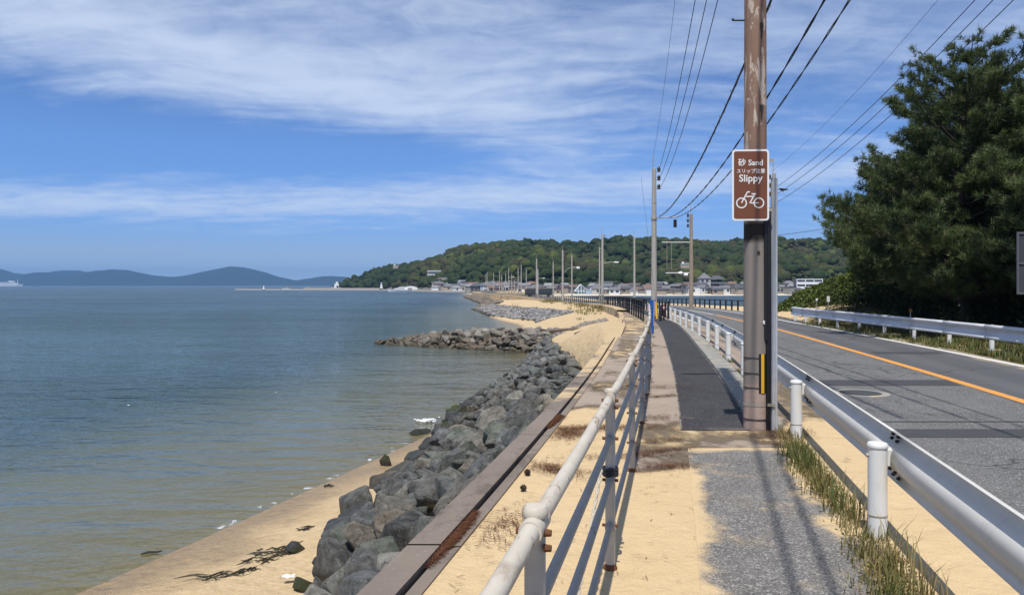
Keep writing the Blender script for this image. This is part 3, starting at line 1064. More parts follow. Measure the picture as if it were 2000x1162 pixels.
strip('promenade', YS[YS < 400], [-.945, -.8, -.6, -.3, 0, .2, .45, .8, 1.2, 1.5, 1.8, 2.1, 2.35], None, M['prom'])
strip('worn_asphalt_path', np.arange(-12, 7.45, .25), [.5, .8, 1.1, 1.5, 1.72], None, M['old_asphalt'], dz=.005)
strip('asphalt_path', np.concatenate([np.arange(8.15, 40, .5), np.arange(40, 200, 2.0)]), [.44, .7, 1.0, lambda y: np.minimum(1.24, U_GUARD(y) - .1)], None, M['new_asphalt'], dz=.006)
road_ys = YS
strip('road', road_ys, [2.25, 2.8, 3.6, 4.4, 5.2, 6.0, 6.7, 7.5], None, M['road'], dz=.004)
strip('edge_line', np.concatenate([np.arange(-12, 60, .5)]), [U_LEFT, lambda y: U_LEFT(y) + .14], None, M['white_line'], dz=.009)
strip('far_edge_line', np.concatenate([np.arange(-12, 90, .5)]), [U_RIGHT, lambda y: U_RIGHT(y) + .15], None, M['white_line'], dz=.009)
strip('centre_line', np.concatenate([np.arange(-12, 42, .5)]), [lambda y: U_MID(y) - .085, lambda y: U_MID(y) + .085], None, M['orange'], dz=.009)
strip('faded_centre_line', np.concatenate([np.arange(42.2, 110, .8)]), [lambda y: U_MID(y) - .06, lambda y: U_MID(y) + .06], None, M['white_line'], dz=.009)
for nm, y0, y1, u0, u1 in (('road_patch', 11.75, 12.45, 2.75, 5.0), ('road_patch', 7.75, 8.2, 2.75, 7.2), ('road_patch', 8.62, 8.68, 2.75, 5.1), ('road_patch', 17.2, 17.75, 5.3, 6.9)):
    strip(nm, np.linspace(y0, y1, 4), [u0, (u0 + u1) / 2, u1], None, M['patch'], dz=.0075)


# kerb strip between the path and the guardrail: a real low kerb in cast lengths
def make_kerb():
    root = empty('kerb')
    tag(root, kind='structure')
    for a, b, in [(y, y + 1.98) for y in np.arange(8.2, 34, 2.0)]:
        ys = np.linspace(a, b, 5)
        rows = []
        for y in ys:
            x, z = fx(y), zrf(y)
            u0, u1 = 1.245, min(1.58, float(U_GUARD(y)) + .1)
            if y > 24:
                u0 = min(u0, u1 - .2)
            rows.append([(x + u0, y, z - .05), (x + u0, y, z + .045), (x + u0 + .02, y, z + .06), (x + u1, y, z + .06), (x + u1, y, z - .05)])
        MB().sweep(rows, caps=True).build('kerb_stone', M['kerb'], root)


make_kerb()


# ------------------------------------------------------------------ sea wall: outer cap and inner cap with an open joint
def make_seawall():
    root = empty('sea_wall', (0, 0, 0))
    tag(root, 'weathered brown concrete sea wall edging the promenade above the rocks', 'sea wall')

    def run(name, ya, yb, ua, ub, zt, zb_out, n):
        rows = []
        for y in np.linspace(ya, yb, n):
            x, z = fx(y), zrf(y)
            off = float(wall_x(y)) - x - WALL_U
            a, b = ua + off, ub + (off if ub < -1 else 0)
            rows.append([(x + b, y, z - .35), (x + b, y, z + zt), (x + a + .02, y, z + zt), (x + a, y, z + zt - .02), (x + a, y, zb_out)])
        return MB().sweep(rows).build(name, M['ledge'], root)
    y = -16.0
    k = 0
    while y < 48:
        L = 4.1
        run('cap_slab', y, y + L - .012, -1.28, -1.062, .020 + .004 * (k % 3), -3.6, 9)
        y += L
        k += 1
    y = -16.0
    while y < 48:
        L = 4.1
        run('inner_slab', y, y + L - .010, -1.040, -.94, .012 + .003 * (k % 2), -.35, 9)
        y += L
        k += 1
    rows = []
    for y in np.concatenate([np.arange(48, 120, 3.0), np.arange(120, 398, 6.0)]):
        x, z = fx(y), zrf(y)
        w = float(wall_x(y)) - x
        rows.append([(x - .2, y, z + .13), (x + w + .03, y, z + .13), (x + w, y, z + .1), (x + w - .35, y, -4.0)])
    MB().sweep(rows).build('far_wall', M['ledge'], root)


make_seawall()


# ------------------------------------------------------------------ ground beyond the road
def make_right_ground():
    ys = np.concatenate([np.arange(-40, 60, 1.0), np.arange(60, 160, 2.5), np.arange(160, 420, 6.0)])
    t = np.concatenate([np.linspace(0, .1, 14, endpoint=False), np.linspace(.1, .5, 30, endpoint=False), np.linspace(.5, 1.2, 20)])
    xr, xs = (FX(ys) + 7.2)[:, None], RIGHT_SHORE(ys)[:, None]
    X = xr + t[None, :] * np.maximum(xs - xr, 6) * 1.2
    Y = np.broadcast_to(ys[:, None], X.shape)
    Z = right_z(X, Y)
    w = np.clip((X - xr) / 1.5, 0, 1)
    Z = Z + (vnoise(X, Y, .3, 5.5) * .18 + vnoise(X, Y, 1.1, 2.2) * .06) * w
    v = np.stack([X, Y, Z], -1).reshape(-1, 3)
    me = np_mesh('ground', v, grid_faces(*X.shape), M['ground'], smooth=True)
    tag(link('ground', me), 'sandy ground with grass and needle litter beyond the road', kind='structure')


make_right_ground()


# ------------------------------------------------------------------ island: hill, wood, far mountains
def island_height(px, d):
    coast, top = island_polar(px)
    ridge = np.interp(px, [600, 700, 800, 1000, 2300], [830, 800, 740, 690, 700])
    htop = EYE + (557 - top) / F_PX * ridge - 6.0
    foot = coast + np.interp(px, [650, 760, 900, 1000], [8, 22, 60, 85])
    t = np.clip((d - foot) / np.maximum(ridge - foot, 10), 0, None)
    flat = SEA - .3 + np.clip((d - coast) / 14.0, -2, 1) * 1.1 + np.clip((d - coast - 14) / 90.0, 0, 1) * 2.0
    prof = np.where(t < 1, np.sin(np.clip(t, 0, 1) * math.pi / 2) ** .95, 1 - (t - 1) * .7)
    return np.maximum(flat, flat + (htop - flat) * prof) if False else flat + (np.maximum(htop, 0) - flat) * np.clip(prof, -.2, 1) * (t > 0), t


def make_island():
    pxs = np.concatenate([np.arange(648, 960, 6), np.arange(960, 1700, 10), np.arange(1700, 2300, 30)]).astype(float)
    ts = np.concatenate([np.linspace(-18, 16, 9), np.linspace(24, 110, 12), np.linspace(120, 560, 60)])
    P, T = np.meshgrid(pxs, ts)
    coast, _ = island_polar(P)
    Dd = coast + T
    Z, t = island_height(P, Dd)
    X, Y = (P - 1000) / F_PX * Dd, Dd
    rel = np.clip(t, 0, 1)
    Z = Z + (vnoise(X, Y, .012, 4.4) * 15.0 + vnoise(X, Y, .035, 1.4) * 5.0) * np.sin(np.clip(t, 0, 1) * math.pi) ** .8
    v = np.stack([X, Y, Z], -1).reshape(-1, 3)
    me = np_mesh('hill', v, grid_faces(*P.shape), M['island'], smooth=True)
    tag(link('hill', me), 'low wooded island hill across the bay with sand at its foot', kind='structure')
    return P, Dd, X, Y, Z, t


ISL = make_island()


def ico(sub):
    bm = bmesh.new()
    bmesh.ops.create_icosphere(bm, subdivisions=sub, radius=1.0)
    v = np.array([p.co[:] for p in bm.verts])
    f = np.array([[q.index for q in p.verts] for p in bm.faces])
    bm.free()
    return v, f


def make_hill_wood():
    P, Dd, X, Y, Z, t = ISL
    base_v, base_f = ico(2)
    variants = []
    for k in range(10):
        n = np.array([mnoise.fractal(Vector(p) * 1.7 + Vector((k * 5.1, 0, 0)), .9, 2.1, 4) for p in base_v])
        n2 = np.array([mnoise.noise(Vector(p) * 4.5 + Vector((0, k * 3.7, 0))) for p in base_v])
        variants.append(base_v * (1 + .40 * n + .26 * n2)[:, None])
    # sample the slope by bearing and depth, evenly in the space the trees fill
    pts = []
    ny, nx = P.shape

    def bil(A, i, j, a, b):
        return A[i, j] * (1 - a) * (1 - b) + A[i + 1, j] * a * (1 - b) + A[i, j + 1] * (1 - a) * b + A[i + 1, j + 1] * a * b
    area = np.zeros((ny - 1, nx - 1))
    for i in range(ny - 1):
        for j in range(nx - 1):
            if -0.02 < t[i, j] < 1.06:
                area[i, j] = abs((X[i, j + 1] - X[i, j])) * max(abs(Y[i + 1, j] - Y[i, j]), 2) * (1.7 if t[i, j] > .93 else 1.0)
    flat = area.ravel() / area.sum()
    N = 13000
    idx = rng.choice(len(flat), N, p=flat)
    vs, fs, tint = [], [], []
    o = 0
    for q in idx:
        i, j = divmod(int(q), nx - 1)
        a, b = rng.random(), rng.random()
        x, y, z = (float(bil(A, i, j, a, b)) for A in (X, Y, Z))
        px = 1000 + x / y * F_PX
        if px > 1800 or px < 660 or z < -1.4:
            continue
        r = (1.3 + 3.6 * rng.random() ** 2.0) * (0.8 if px < 720 else 1.0)
        tt = float(bil(t, i, j, a, b))
        if tt < .05:
            r *= .6
        sz = np.array([r, r, r * rng.uniform(.65, .95)])
        w = rng.uniform(0, 6.28)
        ca, sa = math.cos(w), math.sin(w)
        vv = variants[rng.integers(10)] * sz
        vv = np.stack([vv[:, 0] * ca - vv[:, 1] * sa, vv[:, 0] * sa + vv[:, 1] * ca, vv[:, 2]], 1) + (x, y, z + r * .45)
        species = mnoise.noise((x * .014, y * .014, 3.3)) * .8 + .42 + rng.normal(0, .17)
        if rng.random() < .03:
            species = rng.uniform(.9, 1)
        vs.append(vv)
        fs.append(base_f + o)
        tint.append(np.full(len(vv), np.clip(species, 0, 1)))
        o += len(vv)
    me = np_mesh('hill_wood', np.concatenate(vs), np.concatenate(fs), M['hilltree'], smooth=False, attrs={'tint': np.concatenate(tint)})
    tag(link('hill_wood', me), 'dense mixed green and brown wood covering the island hill', kind='stuff')


make_hill_wood()


def make_mountains():
    D0 = 6000.0
    layers = [
        ('mountain', 5900.0, [(-220, 545), (-120, 535), (-60, 523), (-20, 522), (0, 526), (20, 533), (40, 535), (56, 536), (82, 531), (99, 534), (130, 537), (160, 533), (190, 529), (205, 528), (221, 526), (245, 527), (272, 533), (299, 538), (343, 541), (367, 538), (408, 529), (452, 520), (476, 522), (510, 530), (544, 541), (578, 548), (598, 545), (629, 540), (646, 539), (667, 540), (700, 546), (760, 552), (840, 558)],
         'far blue mountain range with a rounded peak behind the bay'),
        ('mountain', 7200.0, [(60, 550), (90, 534), (112, 529), (130, 528), (150, 528), (165, 531), (190, 545), (210, 552)],
         'paler flat topped mountain showing behind the far range'),
    ]
    for name, D, prof, lab in layers:
        px = np.linspace(prof[0][0], prof[-1][0], 420)
        top = np.interp(px, [p[0] for p in prof], [p[1] for p in prof])
        k = np.ones(5) / 5
        top = np.convolve(np.pad(top, 2, mode='edge'), k, 'valid')
        ts = np.linspace(0, 1, 14)
        P, T = np.meshgrid(px, ts)
        TOP = np.broadcast_to(top, P.shape)
        Dd = D - 420 + T * 840
        H = (EYE + (557 - TOP) / F_PX * D) - SEA
        prof_t = np.sin(T * math.pi) ** 1.25
        X = (P - 1000) / F_PX * D
        nz = vnoise(X, Dd, .0022, 1.0) * 10 + vnoise(X, Dd, .008, 7.0) * 5
        Z = SEA - 2 + (H + 2) * prof_t + nz * np.sin(T * math.pi) * np.clip(H / 120, 0, 1) * (abs(T - .5) > .08)
        Z = Z + vnoise(X, Dd, .02, 2.0) * 2.2 * prof_t
        v = np.stack([X, Dd, Z], -1).reshape(-1, 3)
        me = np_mesh(name, v, grid_faces(*P.shape), M['mountain'], smooth=True)
        tag(link(name, me), lab, kind='structure')


make_mountains()


# ------------------------------------------------------------------ air: pale haze over the whole bay
def make_haze():
    m = bpy.data.materials.new('haze')
    m.use_nodes = True
    nt = m.node_tree
    nt.nodes.remove(nt.nodes['Principled BSDF'])
    out = nt.nodes['Material Output']
    v = nd(nt, 'ShaderNodeVolumePrincipled', {'Color': (.20, .41, .74, 1), 'Density': HAZE_DENSITY, 'Anisotropy': .2})
    nt.links.new(v.outputs[0], out.inputs['Volume'])
    o = MB().box((0, 3050, 82), (16400, 10400, 182)).build('haze', m)
    tag(o, 'thin pale blue haze in the air over the bay', kind='stuff')


HAZE_DENSITY = 0.00013
make_haze()


# ------------------------------------------------------------------ rocks
def rock_variant(k, sub=3):
    """angular broken stone: hull of a few points, edges chipped, faces slightly uneven"""
    r = np.random.default_rng(100 + k)
    bm = bmesh.new()
    sc3 = np.array([1.0, r.uniform(.62, .92), r.uniform(.5, .78)])
    for _ in range(int(r.integers(11, 17))):
        p = r.normal(size=3)
        p /= np.linalg.norm(p)
        p = np.sign(p) * np.abs(p) ** .6
        bm.verts.new(p * sc3 * r.uniform(.82, 1.02))
    bmesh.ops.convex_hull(bm, input=bm.verts)
    for v in [v for v in bm.verts if not v.link_faces]:
        bm.verts.remove(v)
    bmesh.ops.dissolve_limit(bm, angle_limit=R(14), verts=bm.verts, edges=bm.edges)
    if sub >= 2:
        bmesh.ops.bevel(bm, geom=list(bm.edges), offset=.05, segments=1, profile=.6, affect='EDGES', clamp_overlap=True)
    bmesh.ops.triangulate(bm, faces=bm.faces)
    if sub >= 3:
        bmesh.ops.subdivide_edges(bm, edges=[e for e in bm.edges if e.calc_length() > .22], cuts=2, use_grid_fill=True)
        bmesh.ops.triangulate(bm, faces=bm.faces)
        for v in bm.verts:
            n = mnoise.fractal(v.co * 2.4 + Vector((k * 7.3, 1, 2)), .9, 2.1, 4)
            v.co += v.co.normalized() * n * .055
    bm.verts.ensure_lookup_table()
    bm.verts.index_update()
    v = np.array([p.co[:] for p in bm.verts])
    f = np.array([[q.index for q in p.verts] for p in bm.faces])
    bm.free()
    return v, f


ROCKS = [rock_variant(k) for k in range(18)]
ROCKS_LO = [rock_variant(k, 2) for k in range(10)]
ROCK_ME = [np_mesh('boulder', v, f, M['rock'], smooth=False) for v, f in ROCKS]
BROWN_ME = [np_mesh('boulder', v, f, M['rock_brown'], smooth=False) for v, f in ROCKS]
for _m in ROCK_ME + BROWN_ME:
    _m.polygons.foreach_set('use_smooth', np.ones(len(_m.polygons), dtype=bool))
    _m.set_sharp_from_angle(angle=R(16))

def slope_z(x, y):
    a, b = TOE(y), rock_top_x(y)
    t = np.clip((x - a) / np.maximum(b - a, .5), 0, 1)
    zt = rock_top_z(y)
    zb = np.interp(y, [10, 22], [-2.7, -2.95])
    return zb + (zt - zb) * t ** .9


def scatter(n_try, region, sizes, pack, start=None):
    """dart throwing with falling radius; returns list of (x, y, r)"""
    got = list(start or [])
    cell = {}

    def key(x, y): return (int(x // 1.2), int(y // 1.2))
    for g in got:
        cell.setdefault(key(g[0], g[1]), []).append(g)
    out = []
    for r in sizes:
        for _ in range(n_try):
            p = region()
            if p is None:
                continue
            x, y = p
            k = key(x, y)
            ok = True
            for i in (-1, 0, 1):
                for j in (-1, 0, 1):
                    for (a, b, c) in cell.get((k[0] + i, k[1] + j), ()):
                        if (a - x) ** 2 + (b - y) ** 2 < (pack * (r + c)) ** 2:
                            ok = False
                            break
                    if not ok:
                        break
                if not ok:
                    break
            if ok:
                g = (x, y, r)
                cell.setdefault(k, []).append(g)
                out.append(g)
    return out


def region_slope(y0=4.5, y1=50):
    y = random.uniform(y0, y1)
    a, b = float(TOE(y)), float(rock_top_x(y))
    x = random.uniform(a - .15, b - .12)
    return (x, y)


def merged_rocks(name, items, mat, label, parts=ROCKS_LO):
    vs, fs, tn, o = [], [], [], 0
    for (x, y, z, r) in items:
        v, f = parts[rng.integers(len(parts))]
        q = Matrix.Rotation(rng.uniform(0, 6.28), 3, 'Z') @ Matrix.Rotation(rng.normal(0, .35), 3, 'X')
        vv = (v * r) @ np.array(q).T + (x, y, z)
        vs.append(vv)
        fs.append(f + o)
        tn.append(np.full(len(vv), rng.random()))
        o += len(vv)
    me = np_mesh(name, np.concatenate(vs), np.concatenate(fs), mat, attrs={'tint': np.concatenate(tn)})
    ob = link(name, me)
    ob.color = (1, 1, 1, 0)
    return tag(ob, label, kind='stuff')


GREY_TONES = [('blackish', (0.091, 0.089, 0.083)), ('dark grey', (0.140, 0.136, 0.123)), ('mid grey', (0.228, 0.224, 0.195)), ('greenish grey', (0.161, 0.189, 0.141)),
              ('pale grey', (0.376, 0.358, 0.304)), ('brownish', (0.315, 0.249, 0.168)), ('bluish grey', (0.166, 0.177, 0.179)), ('warm grey', (0.298, 0.267, 0.216))]
BROWN_TONES = [('brown', (.15, .108, .066)), ('dark brown', (.085, .063, .042)), ('tan', (.23, .18, .125)), ('pale', (.34, .31, .265)), ('olive brown', (.12, .105, .055))]


def boulder(meshes, x, y, z, r, where, group, tones=GREY_TONES):
    k = int(rng.integers(len(meshes)))
    zs = rng.uniform(.9, 1.35)
    o = link('boulder', meshes[k], None, (x, y, z), (rng.normal(0, .35), rng.normal(0, .35), rng.uniform(0, 6.28)), (r * 1.12, r * 1.12, r * zs))
    if tones is GREY_TONES:
        w = np.array([1, 1, 1, 1, .8, .5, 1, .8]) if y < 17 else np.array([2.2, 2.0, .8, .9, .25, .3, .9, .4])
        tone, colr = tones[int(rng.choice(len(tones), p=w / w.sum()))]
    else:
        tone, colr = tones[int(rng.choice(len(tones)))]
    f = rng.uniform(.55, .98)
    o.color = (colr[0] * f, colr[1] * f * .99, colr[2] * f * .93, 1.0)
    size = 'huge' if r > .42 else ('large' if r > .31 else ('middle sized' if r > .24 else 'small'))
    shape = 'flat ' if zs < 1.03 else ('upright ' if zs > 1.25 else '')
    return tag(o, f'{size} {shape}{tone} boulder {where}', 'boulder', group)


def make_rocks():
    big = scatter(450, lambda: region_slope(4.5, 20.5), [.46, .38, .32, .27, .23, .19], .64)
    big += scatter(700, lambda: region_slope(19.5, 50), [.29, .25, .21, .18, .15], .64, big)
    small = scatter(3200, region_slope, [.15, .12], .62, big)
    vis = sorted(big, key=lambda g: -g[2] / math.hypot(g[0], g[1]))
    keep, rest = vis[:235], vis[235:]
    for (x, y, r) in keep:
        z = float(slope_z(x, y)) + r * .12
        xw = float(rock_top_x(y))
        if z < -2.5:
            lab = 'at the beach foot of the rock slope' if y < 21 else 'at the wet foot of the rock slope'
        elif xw - x < 1.1 and y < 25:
            lab = 'against the sea wall on the nearer rock slope' if y < 14 else 'against the sea wall farther along the rock slope'
        elif y > 30:
            lab = 'on the rock slope close to the groyne'
        else:
            lab = 'halfway down the nearer rock slope' if y < 15 else 'halfway down the rock slope farther along'
        boulder(ROCK_ME, x, y, z + rng.uniform(-.06, .10), r, lab, 'boulders of the rock slope below the sea wall')
    fill = [(x, y, float(slope_z(x, y)) + r * .1, r) for (x, y, r) in rest]
    fill += [(x, y, float(slope_z(x, y)) - .14, r) for (x, y, r) in small]
    # a lower layer so that no sand shows through the gaps
    for _ in range(1500):
        x, y = region_slope()
        if x > TOE(y) + .4:
            fill.append((x, y, float(slope_z(x, y)) - .52, rng.uniform(.22, .42)))
    merged_rocks('rubble', fill, M['rock'], 'small dark rubble packed between the boulders of the rock slope')
    # a few strays on the sand
    for (x, y, r, lab) in ((-3.55, 12.1, .19, 'lying alone on the dry sand'), (-3.2, 18.7, .2, 'on the sand just off the rock slope'), (-2.85, 23.0, .3, 'standing in the wash off the rock slope')):
        boulder(ROCK_ME, x, y, float(beach_z(x, y)) + r * .25, r, lab, None)

    # groyne: a low bank of brown stone running out from the beach
    G0, G1 = Vector((4.6, 52.0)), Vector((-10.6, 58.5))
    axis_ = (G1 - G0)
    nrm = Vector((-axis_.y, axis_.x)).normalized()

    def g_at(t):
        return np.interp(t, [0, .12, .35, .7, .88, 1], [1.25, 1.45, 1.4, .95, .42, .12]), np.interp(t, [0, .3, .7, 1], [2.7, 2.3, 1.5, .6])

    def region_g():
        t = random.uniform(0, 1.0)
        h, w = g_at(t)
        s = random.uniform(-w, w)
        p = G0 + axis_ * t + nrm * s
        return (p.x, p.y)

    def g_z(x, y):
        d = Vector((x, y)) - G0
        t = d.dot(axis_) / axis_.length_squared
        s = d.dot(nrm)
        h, w = g_at(t)
        return SEA - .15 + h * max(0.0, 1 - (abs(s) / (w + .01)) ** 1.6)
    big = scatter(900, region_g, [.42, .36, .31, .27, .23], .60)
    vis = sorted(big, key=lambda g: -g[2] + .06 * (g[1] - (52.0 - (g[0] - 4.6) * .43)))
    for (x, y, r) in vis[:88]:
        t = (Vector((x, y)) - G0).dot(axis_) / axis_.length_squared
        lab = 'on the sea end of the groyne' if t > .62 else ('in the middle of the groyne' if t > .32 else 'on the beach end of the groyne')
        boulder(BROWN_ME, x, y, g_z(x, y) + r * .1, r, lab, 'boulders of the stone groyne', BROWN_TONES)
    fill = [(x, y, g_z(x, y) + r * .1, r) for (x, y, r) in vis[88:]]
    for _ in range(900):
        x, y = region_g()
        fill.append((x, y, g_z(x, y) - .1, rng.uniform(.18, .34)))
    for _ in range(260):     # loose stones where the groyne runs into the beach
        x, y = rng.uniform(1.6, 5.8), rng.uniform(44, 56)
        fill.append((x, y, float(beach_z(x, y)) + .02, rng.uniform(.10, .28)))
    merged_rocks('groyne_rubble', fill, M['rock_brown'], 'smaller brown stones packed into the low stone groyne')

    # grey shingle spit farther along the beach
    it = []
    poly_y = [82, 95, 112, 128, 142, 150]
    lo = [2.6, -.6, -3.8, -5.8, -7.6, -7.2]
    hi = [6.3, 4.4, 1.2, -1.0, -3.2, -4.2]
    while len(it) < 4200:
        y = rng.uniform(78, 150)
        a, b = np.interp(y, poly_y, lo), np.interp(y, poly_y, hi)
        x = rng.uniform(a, b)
        z = max(float(beach_z(x, y)), SEA - .1)
        edge = (x - a) / (b - a)
        it.append((x, y, z + .05, rng.uniform(.10, .34) * (1.35 if edge < .25 else 1)))
    low = [rock_variant(k, 1) for k in range(10)]
    merged_rocks('shingle', it, M['shingle'], 'grey shingle bank on the beach beyond the groyne', low)
    # rubble along the foot of the far causeway wall
    it = []
    for _ in range(900):
        y = rng.uniform(150, 285)
        x = float(SHORE(y)) + rng.uniform(-.6, 4.0)
        it.append((x, y, max(float(beach_z(x, y)), SEA) + .1, rng.uniform(.3, .7)))
    merged_rocks('causeway_rubble', it, M['rock_brown'], 'dark rubble along the foot of the far causeway wall', low)


make_rocks()


# ------------------------------------------------------------------ white pipe railing along the promenade
POST_Y = [-.24, 1.96, 4.18, 6.37] + [6.37 + 2.2 * k for k in range(1, 9)]


def make_railing():
    root = empty('pipe_railing', (fx(1.96), 1.96, 0))
    tag(root, 'rusting white pipe railing with three grey lower pipes beside the sandy promenade', 'railing')
    inv = Matrix.Translation(-Vector(root.location))

    def put(mb, name, mat, parent=root, smooth=True):
        if parent is root:
            mb.v = [(p[0] - root.location.x, p[1] - root.location.y, p[2] - root.location.z) for p in mb.v]
        else:
            mb.v = [(p[0] - root.location.x, p[1] - root.location.y, p[2] - root.location.z) for p in mb.v]
        return mb.build(name, mat, parent, smooth)

    def tangent(y):
        return Vector((fx(y + .1) - fx(y - .1), .2, zrf(y + .1) - zrf(y - .1))).normalized()
    H = (.965, .735, .50, .245)
    for i, y in enumerate(POST_Y):
        x, z = fx(y), zrf(y)
        t = tangent(y)
        side = Vector((t.y, -t.x, 0))
        post = put(MB().lathe([(.0285, -.05), (.0285, .985), (.031, 1.0)], (x, y, z), 16), 'post', M['rail_post'])
        put(MB().lathe([(.033, .988), (.0355, .992), (.0355, 1.008), (.029, 1.017), (.0, 1.019)], (x, y, z), 18), 'cap', M['rail_white'], post)
        if y < 14:
            put(MB().tube([(x, y, z + H[0]) + t * -.075 if False else Vector((x, y, z + H[0])) - t * .07, Vector((x, y, z + H[0])) + t * .07], .0315, 14), 'socket', M['rail_white'], post)
            for hh, sgn in ((H[0] - .012, 1), (H[0] - .012, -1), (H[0] - .052, 1), (H[0] - .052, -1)):
                c = Vector((x, y, z + hh)) - t * .018
                if sgn > 0 or True:
                    put(MB().tube([c + side * (.028 * sgn), c + side * (.047 * sgn)], [.0115, .009], 8), 'bolt', M['rust'], post)
            for hh in H[1:]:
                put(MB().tube([Vector((x, y, z + hh)) - t * .05, Vector((x, y, z + hh)) + t * .05], .027, 12), 'clamp', M['galv_rusty'], post)
                put(MB().tube([Vector((x, y, z + hh)) - side * .045, Vector((x, y, z + hh)) + side * .045], .009, 8), 'bolt', M['rust'], post)
        put(MB().lathe([(.045, -.03), (.040, .006), (.031, .03)], (x, y, z), 12), 'base_collar', M['rust'], post)
    for a, b in zip(POST_Y[:-1], POST_Y[1:]):
        for k, hh in enumerate(H):
            pts = [(fx(y), y, zrf(y) + hh - (.006 * math.sin(math.pi * (y - a) / (b - a)))) for y in np.linspace(a, b, 5)]
            put(MB().tube(pts, 0.0255 if k == 0 else .0185, 14 if k == 0 else 10), 'top_rail' if k == 0 else 'lower_rail', M['rail_white'] if k == 0 else M['galv'])
    return root


M['rail_post'] = m_galv('grey_weathered_post', (.42, .41, .38), .35)
make_railing()


def make_rope():
    # rope knotted on the second post, hanging slack back to the post nearest the walker
    y1, y0 = 4.15, 1.99
    pts = []
    for s in np.linspace(0, 1, 60):
        y = y1 + (y0 - y1) * s
        sag = .20 * math.sin(math.pi * s)
        pts.append((fx(y) - .05, y, .56 - .28 * s - sag * .8))
    w1 = [(p[0] + .006 * math.cos(i * 1.3), p[1], p[2] + .006 * math.sin(i * 1.3)) for i, p in enumerate(pts)]
    w2 = [(p[0] - .006 * math.cos(i * 1.3), p[1], p[2] - .006 * math.sin(i * 1.3)) for i, p in enumerate(pts)]
    root = empty('rope', (fx(4.18), 4.18, .55))
    L = root.location
    for w in (w1, w2):
        MB().tube([Vector(p) - L for p in w], .0065, 6).build('strand', M['rope'], root, True)
    knot = MB()
    for k in range(3):
        ring = [Vector((math.cos(a) * .040, math.sin(a) * .040, (k - 1) * .016 + .005 * math.sin(3 * a))) for a in np.linspace(0, 2 * math.pi, 15)]
        knot.tube(ring, .008, 6)
    knot.build('knot', M['wire'], root, True)
    tag(root, 'thin twisted rope knotted to a railing post and hanging slack', 'rope')


make_rope()


# ------------------------------------------------------------------ guardrails
def wbeam(front=1):
    # (towards the road, height) of a corrugated guardrail beam
    p = [(.018, .672), (.040, .668), (.074, .650), (.083, .628), (.079, .606), (.056, .586), (.028, .566), (.008, .542), (.0, .515), (.002, .485), (.012, .455), (.032, .428), (.056, .402), (.076, .380), (.083, .355), (.078, .335), (.060, .322)]
    return p


def make_guardrail():
    root = empty('guardrail', (2.36, 4.69, 0))
    tag(root, 'white corrugated guardrail on round posts between the path and the road', 'guardrail')
    L = root.location

    def put(mb, name, mat, parent=root, smooth=True, angle=None):
        mb.v = [(p[0] - L.x, p[1] - L.y, p[2] - L.z) for p in mb.v]
        return mb.build(name, mat, parent, smooth, angle=angle)
    ys = [1.66, 4.69, 7.75, 10.35, 12.8, 15.5, 18.1, 20.6, 23.0, 25.3, 27.6, 29.8, 32.0, 34.0]

    def gx(y): return fx(y) + float(U_GUARD(y))
    off = .085
    for i, y in enumerate(ys):
        x, z = gx(y), zrf(y)
        post = put(MB().lathe([(.0575, -.1), (.0575, .575)], (x, y, z), 20), 'post', M['post_white'])
        put(MB().lathe([(.061, .572), (.063, .576), (.063, .592), (.055, .603), (.02, .609), (.0, .61)], (x, y, z), 20), 'cap', M['post_white'], post)
        put(MB().lathe([(.0585, .142), (.0605, .145), (.0605, .152), (.0585, .155)], (x, y, z), 20), 'band', M['galv'], post)
        if y < 20:
            put(MB().box((x + .075, y + .03, z + .505), (.07, .055, .10)), 'bracket', M['post_white'], post, False)
            put(MB().tube([(x - .075, y, z + .525), (x + .05, y, z + .525)], .011, 8), 'bolt', M['galv'], post)
    joints = [a for a in ys[:-1]] + [ys[-1]]
    for a, b in zip(joints[:-1], joints[1:]):
        rows = []
        for y in np.linspace(a + .04, b + .04, 7):
            x, z = gx(y) + off, zrf(y)
            rows.append([(x + v, y, z + h) for v, h in wbeam()])
        o = put(MB().sweep(rows), 'beam', M['guard'], angle=70)
        md = o.modifiers.new('thickness', 'SOLIDIFY')
        md.thickness = .004
    for y in ys[:8]:
        # overlapped ends with their splice bolts
        x, z = gx(y) + off, zrf(y)
        rows = [[(x + (gx(yy) - gx(y)) - .005 + v, yy, z + h) for v, h in wbeam()[1:-1]] for yy in np.linspace(y + .10, y + .24, 3)]
        put(MB().sweep(rows), 'splice', M['guard'], angle=70)
        for yy in (y + .05, y + .16):
            for h, v in ((.628, .080), (.600, .072), (.40, .058), (.362, .080)):
                c = Vector((x + gx(yy) - gx(y) + v - .012, yy, z + h))
                put(MB().tube([c + Vector((-.016, 0, 0)), c], [.009, .013], 7), 'bolt', M['dark_bolt'])


make_guardrail()


